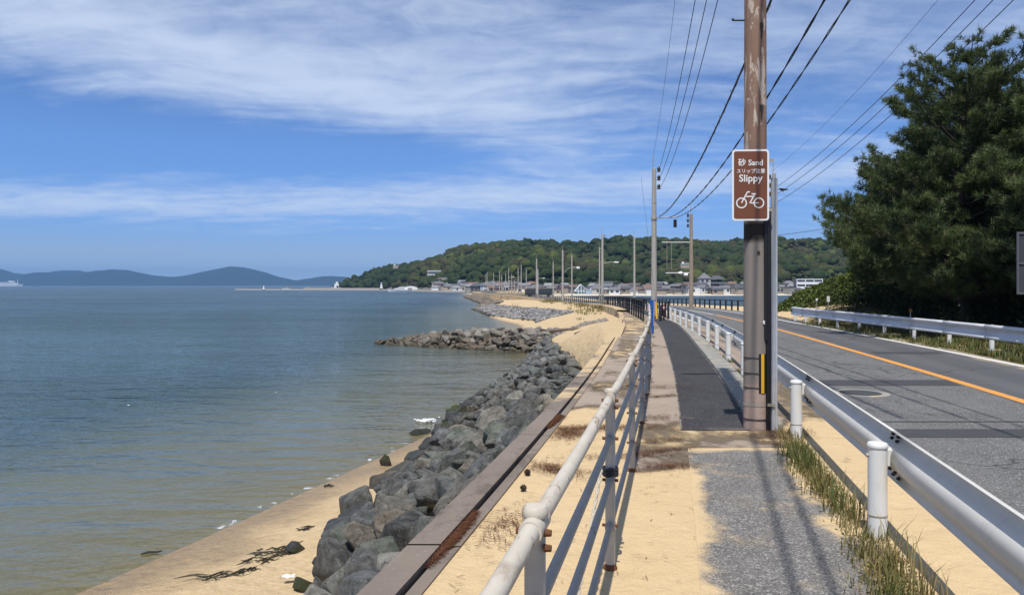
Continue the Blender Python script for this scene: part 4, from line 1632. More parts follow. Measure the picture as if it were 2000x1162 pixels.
def make_far_guardrail():
    root = empty('guardrail', (12, 18, 0))
    tag(root, 'pale blue grey guardrail in front of the pine trees across the road', 'guardrail')
    L = root.location

    def put(mb, name, mat, parent=root, smooth=True, angle=None):
        mb.v = [(p[0] - L.x, p[1] - L.y, p[2] - L.z) for p in mb.v]
        return mb.build(name, mat, parent, smooth, angle=angle)
    line = spline([4, 10, 17, 25, 33, 35], [10.6, 10.95, 11.5, 12.05, 12.75, 13.1])

    def g(y): return float(line(y))

    def gz(y): return zrf(y) + .02
    yb = np.linspace(6, 34, 15)
    for a, b in zip(yb[:-1], yb[1:]):
        rows = []
        for y in np.linspace(a, b + .05, 5):
            rows.append([(g(y) - v, y, gz(y) + h - .05) for v, h in wbeam()])
        o = put(MB().sweep(rows), 'beam', M['guard_far'], angle=70)
        o.modifiers.new('thickness', 'SOLIDIFY').thickness = .004
    for y in yb:
        x = g(y) + .10
        post = put(MB().lathe([(.055, -.2), (.055, .60), (.05, .615), (.0, .62)], (x, y, gz(y)), 14), 'post', M['post_white'])
        put(MB().box((x - .07, y, gz(y) + .455), (.07, .06, .1)), 'bracket', M['post_white'], post, False)
    # rounded end piece
    y = 34.02
    rows = []
    for k in range(5):
        w = k / 4 * math.pi
        rows.append([(g(y) - v * math.cos(w) + .05 * k / 4, y + .12 * math.sin(w), gz(y) + h - .05) for v, h in wbeam()])
    put(MB().sweep(rows), 'end_piece', M['guard_far'], angle=70)


make_far_guardrail()


# ------------------------------------------------------------------ black fences along the causeway
def make_black_fence(name, label, ys, uf, h, r, rails):
    y0 = ys[0]
    root = empty(name, (fx(y0) + uf(y0), y0, zrf(y0)))
    tag(root, label, 'fence')
    L = root.location
    pm = MB().box((0, 0, h / 2 - .06), (r * 2, r * 2, h + .12)).box((0, 0, h + .01), (r * 2.4, r * 2.4, .02)).mesh('post', M['black'])
    for y in ys:
        link('post', pm, root, (fx(y) + uf(y) - L.x, y - L.y, zrf(y) - L.z))
    step = 6
    for hh, rr in rails:
        for i in range(0, len(ys) - 1, step):
            seg = ys[i:min(i + step + 1, len(ys))]
            pts = [(fx(y) + uf(y) - L.x, y - L.y, zrf(y) - L.z + hh) for y in seg]
            MB().tube(pts, rr, 6).build('rail', M['black'], root)


make_black_fence('black_fence', 'long black post and rail fence curving along the sea side of the causeway',
                 [33.4 + 1.9 * k for k in range(112)], lambda y: float(np.interp(y, [33, 45], [-.05, -.35])), .98, .038, ((.95, .035), (.62, .022), (.30, .022)))
make_black_fence('black_fence', 'short black fence between the far end of the path and the road',
                 [36.0 + 2.0 * k for k in range(26)], lambda y: 1.25, .85, .04, ((.80, .035), (.45, .022)))
make_black_fence('black_fence', 'low black fence along the far kerb of the road before the sandy bay',
                 [47.0 + 1.9 * k for k in range(42)], lambda y: float(np.interp(y, [47, 60, 76], [7.5, 7.2, 6.9])), .72, .05, ((.70, .045), (.36, .025)))


# ------------------------------------------------------------------ utility poles
def pole_shaft(h, r0, r1, n=18):
    return MB().lathe([(r0, -.4), (r0, 0), (r0 + (r1 - r0) * .5, h * .5), (r1, h), (r1 * .6, h + .02), (0, h + .025)], n=n)


def near_pole():
    x, y = 2.714, 8.25
    root = empty('utility_pole', (x, y, 0))
    tag(root, 'tall utility pole with peeling brown paint carrying the brown sign', 'utility pole')
    pole_shaft(11.5, .130, .100, 28).build('shaft', M['pole'], root, True)
    # black strips and two bright pipes on the road side, facing the walker
    MB().tube([(.112, -.088, -.1), (.112, -.088, 2.45)], .031, 12).build('black_strip', M['black_plastic'], root, True)
    MB().tube([(.080, -.108, 1.0), (.078, -.108, 2.45)], .022, 12).build('black_strip', M['black_plastic'], root, True)
    MB().tube([(.166, -.09, -.1), (.166, -.09, 2.78)], .024, 14).build('steel_pipe', M['pipe'], root, True)
    MB().tube([(.206, -.07, -.1), (.206, -.07, 2.78)], .017, 14).build('steel_pipe', M['pipe'], root, True)
    # yellow and black reflective plate wrapped on the shaft
    for nm, a0, a1, mat in (('reflector_plate', -92, -52, M['black_plastic']), ('yellow_stripe', -81, -65, M['yellow'])):
        rr = .1345 if nm == 'reflector_plate' else .1365
        rows = [[(rr * math.cos(R(a)), rr * math.sin(R(a)), z) for a in np.linspace(a0, a1, 7)] for z in (.415, .845)]
        MB().sweep(rows).build(nm, mat, root, True)
    for z in (.47, .63, .80):
        ring = [(.131 * math.cos(a), .131 * math.sin(a), z) for a in np.linspace(R(-180), R(-88), 10)]
        MB().tube(ring, .006, 6).build('wire_tie', M['dark_bolt'], root, True)
    ring = [(.1325 * math.cos(a), .1325 * math.sin(a), .285) for a in np.linspace(R(-200), R(-40), 18)]
    b = MB()
    rows = [[(p[0], p[1], p[2] - .02) for p in ring], [(p[0], p[1], p[2] + .02) for p in ring]]
    b.sweep([[rows[0][i], rows[1][i]] for i in range(len(ring))])
    b.build('steel_strap', M['galv'], root, True)
    MB().box((.14, -.125, .285), (.09, .012, .030)).build('strap_channel', M['galv'], root)
    ring = [(.131 * math.cos(a), .131 * math.sin(a), .12) for a in np.linspace(R(-190), R(-30), 14)]
    MB().tube(ring, .008, 6).build('wire_tie', M['dark_bolt'], root, True)
    # step bolts
    for z, sgn in ((4.55, -1), (5.1, 1), (5.65, -1), (6.2, 1)):
        MB().tube([(sgn * .12, 0, z), (sgn * .25, 0, z), (sgn * .252, 0, z + .015)], [.010, .010, .018], 8).build('step_bolt', M['dark_bolt'], root, True)
    for z in (2.92, 3.55, 4.45):
        MB().box((.03, -.116 + .003 * (z - 3), z), (.035, .03, .06)).build('hook_plate', M['dark_bolt'], root)
        MB().tube([(.03, -.120, z), (.03, -.127, z - .14)], [.012, .006], 6).build('hook_plate', M['dark_bolt'], root)
    MB().box((-.005, -.126, 1.955), (.030, .012, .035)).build('number_plate', M['dark_bolt'], root)
    MB().lathe([(.022, 0), (.022, .006), (0, .007)], n=14).build('round_tag', M['white'], root, loc=(.060, -.118, 1.19), rot=(R(90), 0, R(25)))
    # crossarm above the picture
    MB().box((.35, 0, 10.6), (2.2, .09, .09)).build('crossarm', M['galv'], root)
    return root


M['pipe'] = m_galv('bright_steel_pipe', (.50, .51, .52), .0)
near_pole()


def utility_pole(x, y, h, label, group=None, mat='cpole', r=.15, spike=True, ins=(.25, .75, 1.25), lamp=None, extras=None, side=1):
    z = zrf(y) if abs(x - fx(y)) < 7.5 else float(right_z(np.array(x), np.array(y)))
    root = empty('utility_pole', (x, y, z))
    tag(root, label, 'utility pole', group)
    pole_shaft(h, r, r * .68, 12).build('shaft', M[mat], root, True)
    if spike:
        MB().tube([(-.06, 0, h - .6), (-.06, 0, h + .75)], .022, 6).build('top_spike', M['galv'], root, True)
    g = 1.6 if y < 60 else 1.0
    for k in ins:
        MB().tube([(0, 0, h - k), (side * .24, 0, h - k)], .022, 6).build('insulator_arm', M['galv'], root, True)
        MB().lathe([(.03 * g, -.02 * g), (.07 * g, 0), (.04 * g, .05 * g), (.07 * g, .08 * g), (.03 * g, .15 * g), (0, .16 * g)], n=8).build('insulator', M['black'], root, True, (side * .26, 0, h - k))
    for k in (1.9, 3.4):
        MB().lathe([(r * .78, 0), (r * .80, .01), (r * .80, .06), (r * .78, .07)], n=12).build('band', M['galv'], root, True, (0, 0, h - k))
    if lamp:
        hz, dx, rise = lamp
        pts = [(0, 0, hz), (dx * .35, 0, hz + rise * .75), (dx * .75, 0, hz + rise), (dx, 0, hz + rise)]
        arm = MB().tube(pts, .035, 6).build('lamp_arm', M['galv'], root, True)
        MB().tube([(dx, 0, hz + rise), (dx + .25 * np.sign(dx), 0, hz + rise - .01), (dx + .6 * np.sign(dx), 0, hz + rise)], [.05, .10, .05], 8).build('lamp_head', M['white'], arm, True)
    if extras:
        extras(root, h)
    return root, Vector((x, y, z))


def bracket_arm(root, h):
    MB().tube([(0, 0, 5.35), (1.3, 0, 5.40)], .03, 6).build('bracket_arm', M['galv'], root, True)
    MB().box((1.15, 0, 5.05), (.16, .12, .42)).build('junction_box', M['black'], root)
    MB().lathe([(.17, -.05), (.175, 0), (.175, .07), (.17, .1)], n=12).build('steel_collar', M['galv'], root, True, (0, 0, 5.3))


def antenna_arms(root, h):
    MB().tube([(0, 0, h - 2.2), (-2.3, 0, h - 2.2)], .03, 6).build('cross_pipe', M['white'], root, True)
    MB().tube([(0, 0, h - 4.6), (-2.0, 0, h - 4.6)], .035, 6).build('cross_pipe', M['white'], root, True)
    for dx in (-1.9, -1.55):
        MB().tube([(dx, 0, h - 2.2), (dx, 0, h - 4.3)], .015, 5).build('hanging_wire', M['galv'], root, True)
    MB().lathe([(.05, -.14), (.11, 0), (.12, .1), (.13, .16)], n=10).build('loudspeaker', M['white'], root, True, (-.9, 0, h - 4.6), (0, R(90), 0))
    MB().lathe([(.05, -.14), (.11, 0), (.12, .1), (.13, .16)], n=10).build('loudspeaker', M['white'], root, True, (-.45, 0, h - 4.75), (0, R(90), 0))


POLES = {}


def make_poles():
    def xx(px, y): return (px - 1000) / F_PX * y
    A = POLES
    A['b'] = utility_pole(7.78, 40.5, 8.05, 'pale concrete utility pole standing by the blue banner', mat='cpole', r=.17, spike=True, ins=(.15, .62, 1.1), extras=bracket_arm)
    A['r0'] = utility_pole(xx(1512, 43), 43, 7.9, 'concrete utility pole showing just past the brown sign', r=.16, ins=(.3, .8, 1.3), side=-1)
    A['r1'] = utility_pole(xx(1350, 58), 58, 7.4, 'brownish utility pole with white cross pipes and loudspeakers', mat='cpole_brown', r=.18, ins=(.2, .6, 1.0), side=-1, extras=antenna_arms)
    A['c'] = utility_pole(xx(1176.5, 85), 85, 8.1, 'utility pole with a short lamp arm on the black fence line', r=.17, lamp=(4.7, 1.3, .15))
    A['c2'] = utility_pole(xx(1171, 101), 101, 7.6, 'thin utility pole just behind the one with a lamp arm', r=.12, ins=(.2, .6))
    A['r2'] = utility_pole(xx(1239, 86), 86, 7.9, 'slim pale utility pole across the road before the bay', r=.14, side=-1)
    A['d'] = utility_pole(xx(1099, 112), 112, 7.9, 'utility pole with a curved street lamp above the grassy dune', r=.17, lamp=(4.4, 2.0, 1.0))
    A['r3'] = utility_pole(xx(1117, 129), 129, 7.9, 'slim utility pole beside the pole with the curved lamp', r=.14, side=-1, lamp=(5.6, .8, .05))
    A['e'] = utility_pole(xx(1048, 147), 147, 7.9, 'utility pole on the fence line before the dark parked bus', r=.17)
    A['r4'] = utility_pole(xx(1080.5, 155), 155, 7.6, 'slim utility pole between the dark bus and the curved lamp', r=.14, side=-1)
    A['r4b'] = utility_pole(xx(1050.5, 165), 165, 6.3, 'thin white lamp pole just right of the bus', r=.09, mat='white_pole', ins=(), spike=False, lamp=(4.2, 1.0, .05))
    far = [(1018, 195, 8.1), (1028, 205, 7.0), (1012, 222, 7.8), (993.5, 236, 8.1), (999.5, 240, 6.4), (987.5, 262, 7.0), (975.5, 275, 8.0), (980, 285, 6.6), (964, 300, 7.6), (951.5, 312, 8.2), (949, 318, 7.4), (1005, 250, 4.6)]
    k = 0
    for px, y, h in far:
        A['f%d' % k] = utility_pole(xx(px, y), y, h, 'far utility pole in the row receding along the causeway', 'far poles along the causeway', r=.15, lamp=(h - 3.0, 1.2, .2) if k in (3, 5) else None)
        k += 1
    return A


M['white_pole'] = m_plain('white_pole_paint', (.75, .75, .73), .5, var=.05)
make_poles()


# ------------------------------------------------------------------ wires
WIRE_N = 0


def wire(pts, r, label, group=None, name='overhead_wire', twist=0.0, mat='wire'):
    a = Vector(pts[0])
    root_loc = a
    if twist:
        root = empty(name, root_loc)
        L = sum(((Vector(pts[i + 1]) - Vector(pts[i])).length for i in range(len(pts) - 1)))
        for ph in (0, math.pi):
            q = []
            for i, p in enumerate(pts):
                w = i * 1.05 + ph
                q.append(Vector(p) - a + Vector((math.cos(w), 0, math.sin(w))) * twist)
            MB().tube(q, r, 5).build('strand', M[mat], root, True)
        tag(root, label, 'wire', group)
        return root
    o = MB().tube([Vector(p) - a for p in pts], r, 5).build(name, M[mat], None, True, root_loc)
    return tag(o, label, 'wire', group)


def make_wires():
    # communication cables from the bracket of the concrete pole back over the walker
    def para(x1, y1, z1, k, a, b, y_end, n=40):
        pts = []
        for y in np.linspace(y1, y_end, n):
            t = y1 - y
            pts.append((x1 - k * t, y, z1 + b * t + a * t * t))
        return pts
    wire(para(8.55, 40.5, 5.28, .112, .00403, -.064, -2, 110), .013, 'twisted black cable crossing behind the brown sign pole, lower pair', None, 'overhead_cable', .014)
    wire(para(8.95, 40.5, 5.30, .112, .00400, -.066, -2, 110), .011, 'twisted black cable nearest the road, passing to the top of the picture', None, 'overhead_cable', .014)
    # thick cable with a spiral hanger
    sp = para(8.05, 40.5, 5.35, .120, .00444, -.059, 4, 300)
    root = empty('overhead_cable', sp[0])
    a = Vector(sp[0])
    MB().tube([Vector(p) - a for p in sp[::6]], .024, 6).build('cable', M['wire'], root, True)
    MB().tube([Vector(p) - a + Vector((math.cos(i * .9) * .045, 0, math.sin(i * .9) * .045 + .03)) for i, p in enumerate(sp)], .005, 4).build('spiral_hanger', M['cpole'], root, True)
    tag(root, 'thick cable in a spiral hanger sweeping up to the brown pole', 'cable')
    # power lines on top of the concrete pole
    for i, (dx, z1, k, a_, b_) in enumerate(((.0, 8.15, .142, .0052, .010), (.06, 7.75, .134, .0053, .0), (.12, 7.30, .128, .0055, -.008))):
        wire(para(8.03 + dx, 40.5, z1 - .3, k, a_, b_, 2.0), .012, ('leftmost', 'middle', 'rightmost')[i] + ' of three power lines rising from the pole by the blue banner', 'power lines from the concrete pole')
    wire(para(7.72, 40.5, 8.62, .150, .0056, .02, 2.0), .006, 'hair thin ground wire on the spike of the concrete pole')
    # lines across the road, from the pole behind the sign towards the pines
    for i, (z1, k) in enumerate(((7.32, .062), (6.92, .055), (6.45, .050))):
        wire(para(15.05, 43, z1 - .25, k, .0038, .062, 4.0), .013, ('upper', 'middle', 'lower')[i] + ' of three power lines running over the road to the pines', 'power lines over the road')
    wire(para(15.1, 43, 8.2, .068, .0038, .066, 4.0), .006, 'hair thin ground wire above the three power lines over the road')
    # cables overhead, behind the brown pole (they shade the path)
    for z, dx in ((8.0, -.02), (7.6, .16)):
        pts = []
        for t in np.linspace(0, 1, 24):
            y = 8.2 - t * 30
            pts.append((2.87 + dx - .272 * (8.2 - y) + (.06 if dx > 0 else 0) * t, y, z - 1.2 * 4 * t * (1 - t) * .25))
        wire(pts, .021, 'overhead bundle from the brown pole passing above the walker', 'bundles above the path', 'overhead_cable')

    def span(p, q, sag, r, label, group):
        p, q = Vector(p), Vector(q)
        pts = [p.lerp(q, t) - Vector((0, 0, sag * 4 * t * (1 - t))) for t in np.linspace(0, 1, 12)]
        wire(pts, r, label, group)

    def chain(keys, hs, lab, grp, rad=.012):
        for a_, b_ in zip(keys[:-1], keys[1:]):
            (ra, la), (rb, lb) = POLES[a_], POLES[b_]
            ha, hb = ra.children[0].dimensions.z - .42, rb.children[0].dimensions.z - .42
            for dz in hs:
                d = (lb - la).length
                span(la + Vector((.2, 0, ha - dz)), lb + Vector((.2, 0, hb - dz)), d * .016, rad, lab, grp)
    chain(['b', 'c', 'd', 'e', 'f0', 'f3', 'f6', 'f9'], (.05, .5, .95), 'power line strung along the row of poles on the causeway', 'power lines along the causeway')
    chain(['r0', 'r1', 'r2', 'r3', 'r4'], (.1, .55, 1.0), 'power line linking the poles on the far side of the road', 'power lines beyond the road')
    chain(['b', 'r1'], (.9, 1.6, 2.55, 2.8), 'cable slung between the two nearest concrete poles', 'cables between the nearest concrete poles')
    la = POLES['r0'][1]
    span(la + Vector((.1, 0, 4.3)), Vector((22.5, 34.0, 6.2)), .3, .012, 'single cable running from the pole behind the sign into the pines', None)


make_wires()


def make_bird():
    root = empty('crow', (15.45, 42.1, 6.98))
    prof = [(-.26, .0, .012), (-.14, .02, .035), (-.02, .04, .075), (.08, .07, .085), (.16, .11, .06), (.21, .14, .05), (.26, .135, .03), (.33, .125, .006)]
    MB().tube([(p[0], 0, p[1]) for p in prof], [p[2] for p in prof], 10).build('body', M['bird'], root, True)
    MB().tube([(-.05, .06, .05), (-.2, .07, .01), (-.32, .05, -.03)], [.05, .035, .004], 6).build('wing', M['bird'], root, True)
    MB().tube([(-.05, -.06, .05), (-.2, -.07, .01), (-.32, -.05, -.03)], [.05, .035, .004], 6).build('wing', M['bird'], root, True)
    MB().tube([(.03, .02, -.02), (.03, .02, -.12)], .008, 5).build('leg', M['bird'], root)
    MB().tube([(.05, -.02, -.02), (.05, -.02, -.12)], .008, 5).build('leg', M['bird'], root)
    root.rotation_euler = (0, R(14), R(195))
    tag(root, 'black crow perched on the lowest power line beside the sign', 'bird')


make_bird()


# ------------------------------------------------------------------ brown sign
def text_mesh(s, size, mat, extr=.0006, bold=.0):
    cu = bpy.data.curves.new('lettering', 'FONT')
    cu.body = s
    cu.size = size
    cu.align_x = 'CENTER'
    cu.extrude = extr
    cu.offset = bold
    cu.resolution_u = 3
    o = bpy.data.objects.new('lettering', cu)
    COL.objects.link(o)
    dg = bpy.context.evaluated_depsgraph_get()
    me = bpy.data.meshes.new_from_object(o.evaluated_get(dg))
    bpy.data.objects.remove(o)
    me.materials.clear()
    me.materials.append(mat)
    return me


def rounded(w, h, r, n=6):
    pts = []
    for cx, cz, a0 in ((w / 2 - r, h / 2 - r, 0), (-w / 2 + r, h / 2 - r, 90), (-w / 2 + r, -h / 2 + r, 180), (w / 2 - r, -h / 2 + r, 270)):
        for k in range(n + 1):
            a = R(a0 + 90 * k / n)
            pts.append((cx + r * math.cos(a), cz + r * math.sin(a)))
    return pts


def make_sign():
    # the plate, 0.40 x 0.78 m, strapped on the pole
    W, Hh = .398, .775
    root = empty('road_sign', (2.60, 8.06, 2.69), R(-3))
    tag(root, 'brown and white sand and bicycle warning sign strapped to the pole', 'sign')

    def plate(name, w, h, r, y0, y1, mat):
        p = rounded(w, h, r)
        return MB().sweep([[(a, y0, b) for a, b in p], [(a, y1, b) for a, b in p]], closed=True, caps=True).build(name, mat, root)
    plate('white_border', W, Hh, .035, .0, .006, M['white'])
    plate('brown_face', W - .040, Hh - .040, .022, -.0015, .003, M['brown_sign'])
    yf = -.0030
    for s, size, z, dx, bold in (('砂 Sand', .085, .215, .0, .0014), ('スリップ注意', .0515, .133, .002, .0007), ('Slippy', .108, .038, .0, .0016)):
        link('lettering', text_mesh(s, size, M['white'], .0006, bold), root, (dx, yf, z), (R(90), 0, 0))
    bike = MB()

    def bar(a, b, w=.013):
        a, b = Vector((a[0], 0, a[1])), Vector((b[0], 0, b[1]))
        d = (b - a).normalized()
        n = Vector((-d.z, 0, d.x)) * w / 2
        bike.add([a - n + Vector((0, yf, 0)), b - n + Vector((0, yf, 0)), b + n + Vector((0, yf, 0)), a + n + Vector((0, yf, 0))], [(0, 1, 2, 3)])

    def ring(cx, cz, r, w=.013):
        rows = []
        for k in range(37):
            a = 2 * math.pi * k / 36
            rows.append([(cx + (r + w / 2) * math.cos(a), yf - .0003, cz + (r + w / 2) * math.sin(a)), (cx + (r - w / 2) * math.cos(a), yf - .0003, cz + (r - w / 2) * math.sin(a))])
        bike.sweep(rows)
    cz = -.195
    ring(-.098, cz, .052)
    ring(.088, cz, .052)
    yf -= .0004
    bar((-.098, cz), (-.045, cz + .10))
    bar((-.045, cz + .10), (-.032, cz + .122))
    bar((-.036, cz + .120), (-.008, cz + .120), .014)
    bar((-.060, cz + .070), (.032, cz + .070))
    bar((.040, cz + .088), (-.010, cz - .004))
    bar((.010, cz + .098), (.058, cz + .098), .014)
    bar((-.012, cz), (.088, cz), .012)
    bike.build('bicycle_symbol', M['white'], root)
    for z in (.27, -.27):
        MB().box((.08, .012, z), (.34, .012, .03)).build('mounting_strap', M['galv'], root)
    return root


make_sign()


# ------------------------------------------------------------------ small street things
def make_banner():
    x, y = fx(22.6) + .1, 22.6
    root = empty('rolled_banner', (x, y, zrf(y)))
    tag(root, 'rolled blue banner on a thin pole tied to the railing end', 'banner')
    MB().tube([(0, 0, 0), (0, 0, 1.15)], .018, 8).build('pole', M['galv'], root, True)
    rows = []
    for z, w, d in ((.12, .03, .028), (.35, .042, .035), (.65, .06, .045), (.95, .085, .055), (1.15, .09, .05)):
        row = []
        for k in range(18):
            a = 2 * math.pi * k / 18
            q = 1 + .18 * math.cos(3 * a + z * 4)
            row.append((w * q * math.cos(a), d * q * math.sin(a), z))
        rows.append(row)
    MB().sweep(rows, closed=True, caps=True).build('cloth', M['blue'], root, True)
    rows = [[(.004 + w * .25, -d, z), (.004 + w * .52, -d + .004, z)] for z, w, d in ((.35, .05, .045), (.65, .065, .056), (.95, .09, .067), (1.14, .095, .062))]
    MB().sweep(rows).build('pale_stripe', M['pink'], root, True)


make_banner()


def make_bollards():
    for (px, y, w, h, lab, tape) in ((1290, 33.5, .13, .72, 'squat black bollard at the far end of the asphalt path', False), (1296.5, 34.3, .07, .75, 'thin black bollard wrapped in red and white tape', True)):
        x = (px - 1000) / F_PX * y
        root = empty('bollard', (x, y, zrf(y)))
        tag(root, lab, 'bollard')
        MB().lathe([(w / 2, -.05), (w / 2, h - .04), (w / 2 - .02, h), (0, h + .005)], n=14).build('body', M['black'], root, True)
        if tape:
            for k, m in enumerate(('red', 'white', 'red')):
                MB().lathe([(w / 2 + .003, .5 + .07 * k), (w / 2 + .003, .57 + .07 * k)], n=14).build('tape', M[m], root, True)
    x, y = (1283 - 1000) / F_PX * 36, 36
    root = empty('guy_guard', (x, y, zrf(y)))
    MB().tube([(0, 0, 0), (.0, .28, .85)], .04, 8).build('sleeve', M['yellow'], root, True)
    MB().tube([(.0, .28, .85), (0, 4.4, 7.5)], .008, 5).build('guy_wire', M['wire'], root, True)
    tag(root, 'yellow sleeve on the guy wire of the concrete pole', 'guy wire')


make_bollards()


def make_road_things():
    x, y = fx(11) + 3.15, 10.95
    root = empty('manhole_cover', (x, y, .008))
    MB().lathe([(.40, -.004), (.40, .0), (.0, .0005)], n=28).build('concrete_ring', M['kerb'], root)
    MB().lathe([(.29, .001), (.29, .004), (.0, .0045)], n=28).build('iron_lid', M['patch'], root)
    tag(root, 'round iron manhole cover in a pale concrete ring on the road', 'manhole')
    # sign seen from behind at the edge of the picture
    x, y = 11.05, 16.2
    root = empty('road_sign', (x, y, 0), R(10))
    tag(root, 'grey road sign seen from behind in front of the pines', 'sign')
    MB().tube([(.32, .05, 0), (.32, .05, 3.0)], .038, 12).build('post', M['guard'], root, True)
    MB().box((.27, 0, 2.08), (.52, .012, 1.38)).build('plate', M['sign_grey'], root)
    for z in (1.42, 2.08, 2.74):
        MB().box((.27, -.018, z), (.50, .022, .035)).build('stiffener', M['sign_frame'], root)
    MB().box((.02, -.012, 2.08), (.03, .03, 1.36)).build('edge_frame', M['sign_frame'], root)
    # orange reflector on a stake behind the guardrail
    x, y = 12.55, 23.3
    root = empty('reflector_stake', (x, y, .1))
    MB().tube([(0, 0, 0), (0, 0, .72)], .012, 8).build('stake', M['post_white'], root, True)
    MB().lathe([(.045, -.012), (.055, 0), (.045, .012)], n=14).build('lens', M['orange_lens'], root, True, (0, -.02, .70), (R(90), 0, 0))
    MB().box((0, 0, .79), (.05, .02, .07)).build('top_plate', M['black'], root)
    tag(root, 'small orange reflector on a stake behind the far guardrail', 'reflector')
    # notice boards in the greenery
    for (px, yy, zz, w, h, lab) in ((1617.5, 33.5, .68, .13, .27, 'small white notice board standing in the dune greenery'), (1595, 35, .62, .1, .12, 'tiny pale marker plate in the dune greenery')):
        x = (px - 1000) / F_PX * yy
        root = empty('notice_board', (x, yy, .3))
        MB().tube([(0, 0, -.3), (0, 0, zz)], .014, 6).build('stake', M['galv'], root)
        MB().box((0, -.02, zz), (w, .012, h)).build('board', M['white'], root)
        tag(root, lab, 'sign')


make_road_things()


# ------------------------------------------------------------------ pines
def tuft_template(seed, n=15):
    r = np.random.default_rng(seed)
    v, f = [], []
    for k in range(n):
        a = r.uniform(0, 6.283)
        pol = r.uniform(.25, 1.35)
        d = np.array([math.sin(pol) * math.cos(a), math.sin(pol) * math.sin(a), math.cos(pol)])
        s = np.cross(d, r.normal(size=3))
        s /= np.linalg.norm(s) + 1e-9
        L = r.uniform(.75, 1.1)
        base = d * .08 + np.array([0, 0, r.uniform(-.45, .15)])
        i = len(v)
        v += [base - s * .055, base + s * .055, base + d * L]
        f.append((i, i + 1, i + 2))
    return np.array(v), np.array(f)


TUFTS = [tuft_template(50 + k) for k in range(6)]


def basis(d):
    x, y, z = float(d[0]), float(d[1]), float(d[2])
    n = math.sqrt(x * x + y * y + z * z) or 1.0
    x, y, z = x / n, y / n, z / n
    ax, ay, az = y - z * .2, z * .3 - x, x * .2 - y * .3
    n = math.sqrt(ax * ax + ay * ay + az * az) or 1.0
    ax, ay, az = ax / n, ay / n, az / n
    return np.array(((ax, y * az - z * ay, x), (ay, z * ax - x * az, y), (az, x * ay - y * ax, z)))


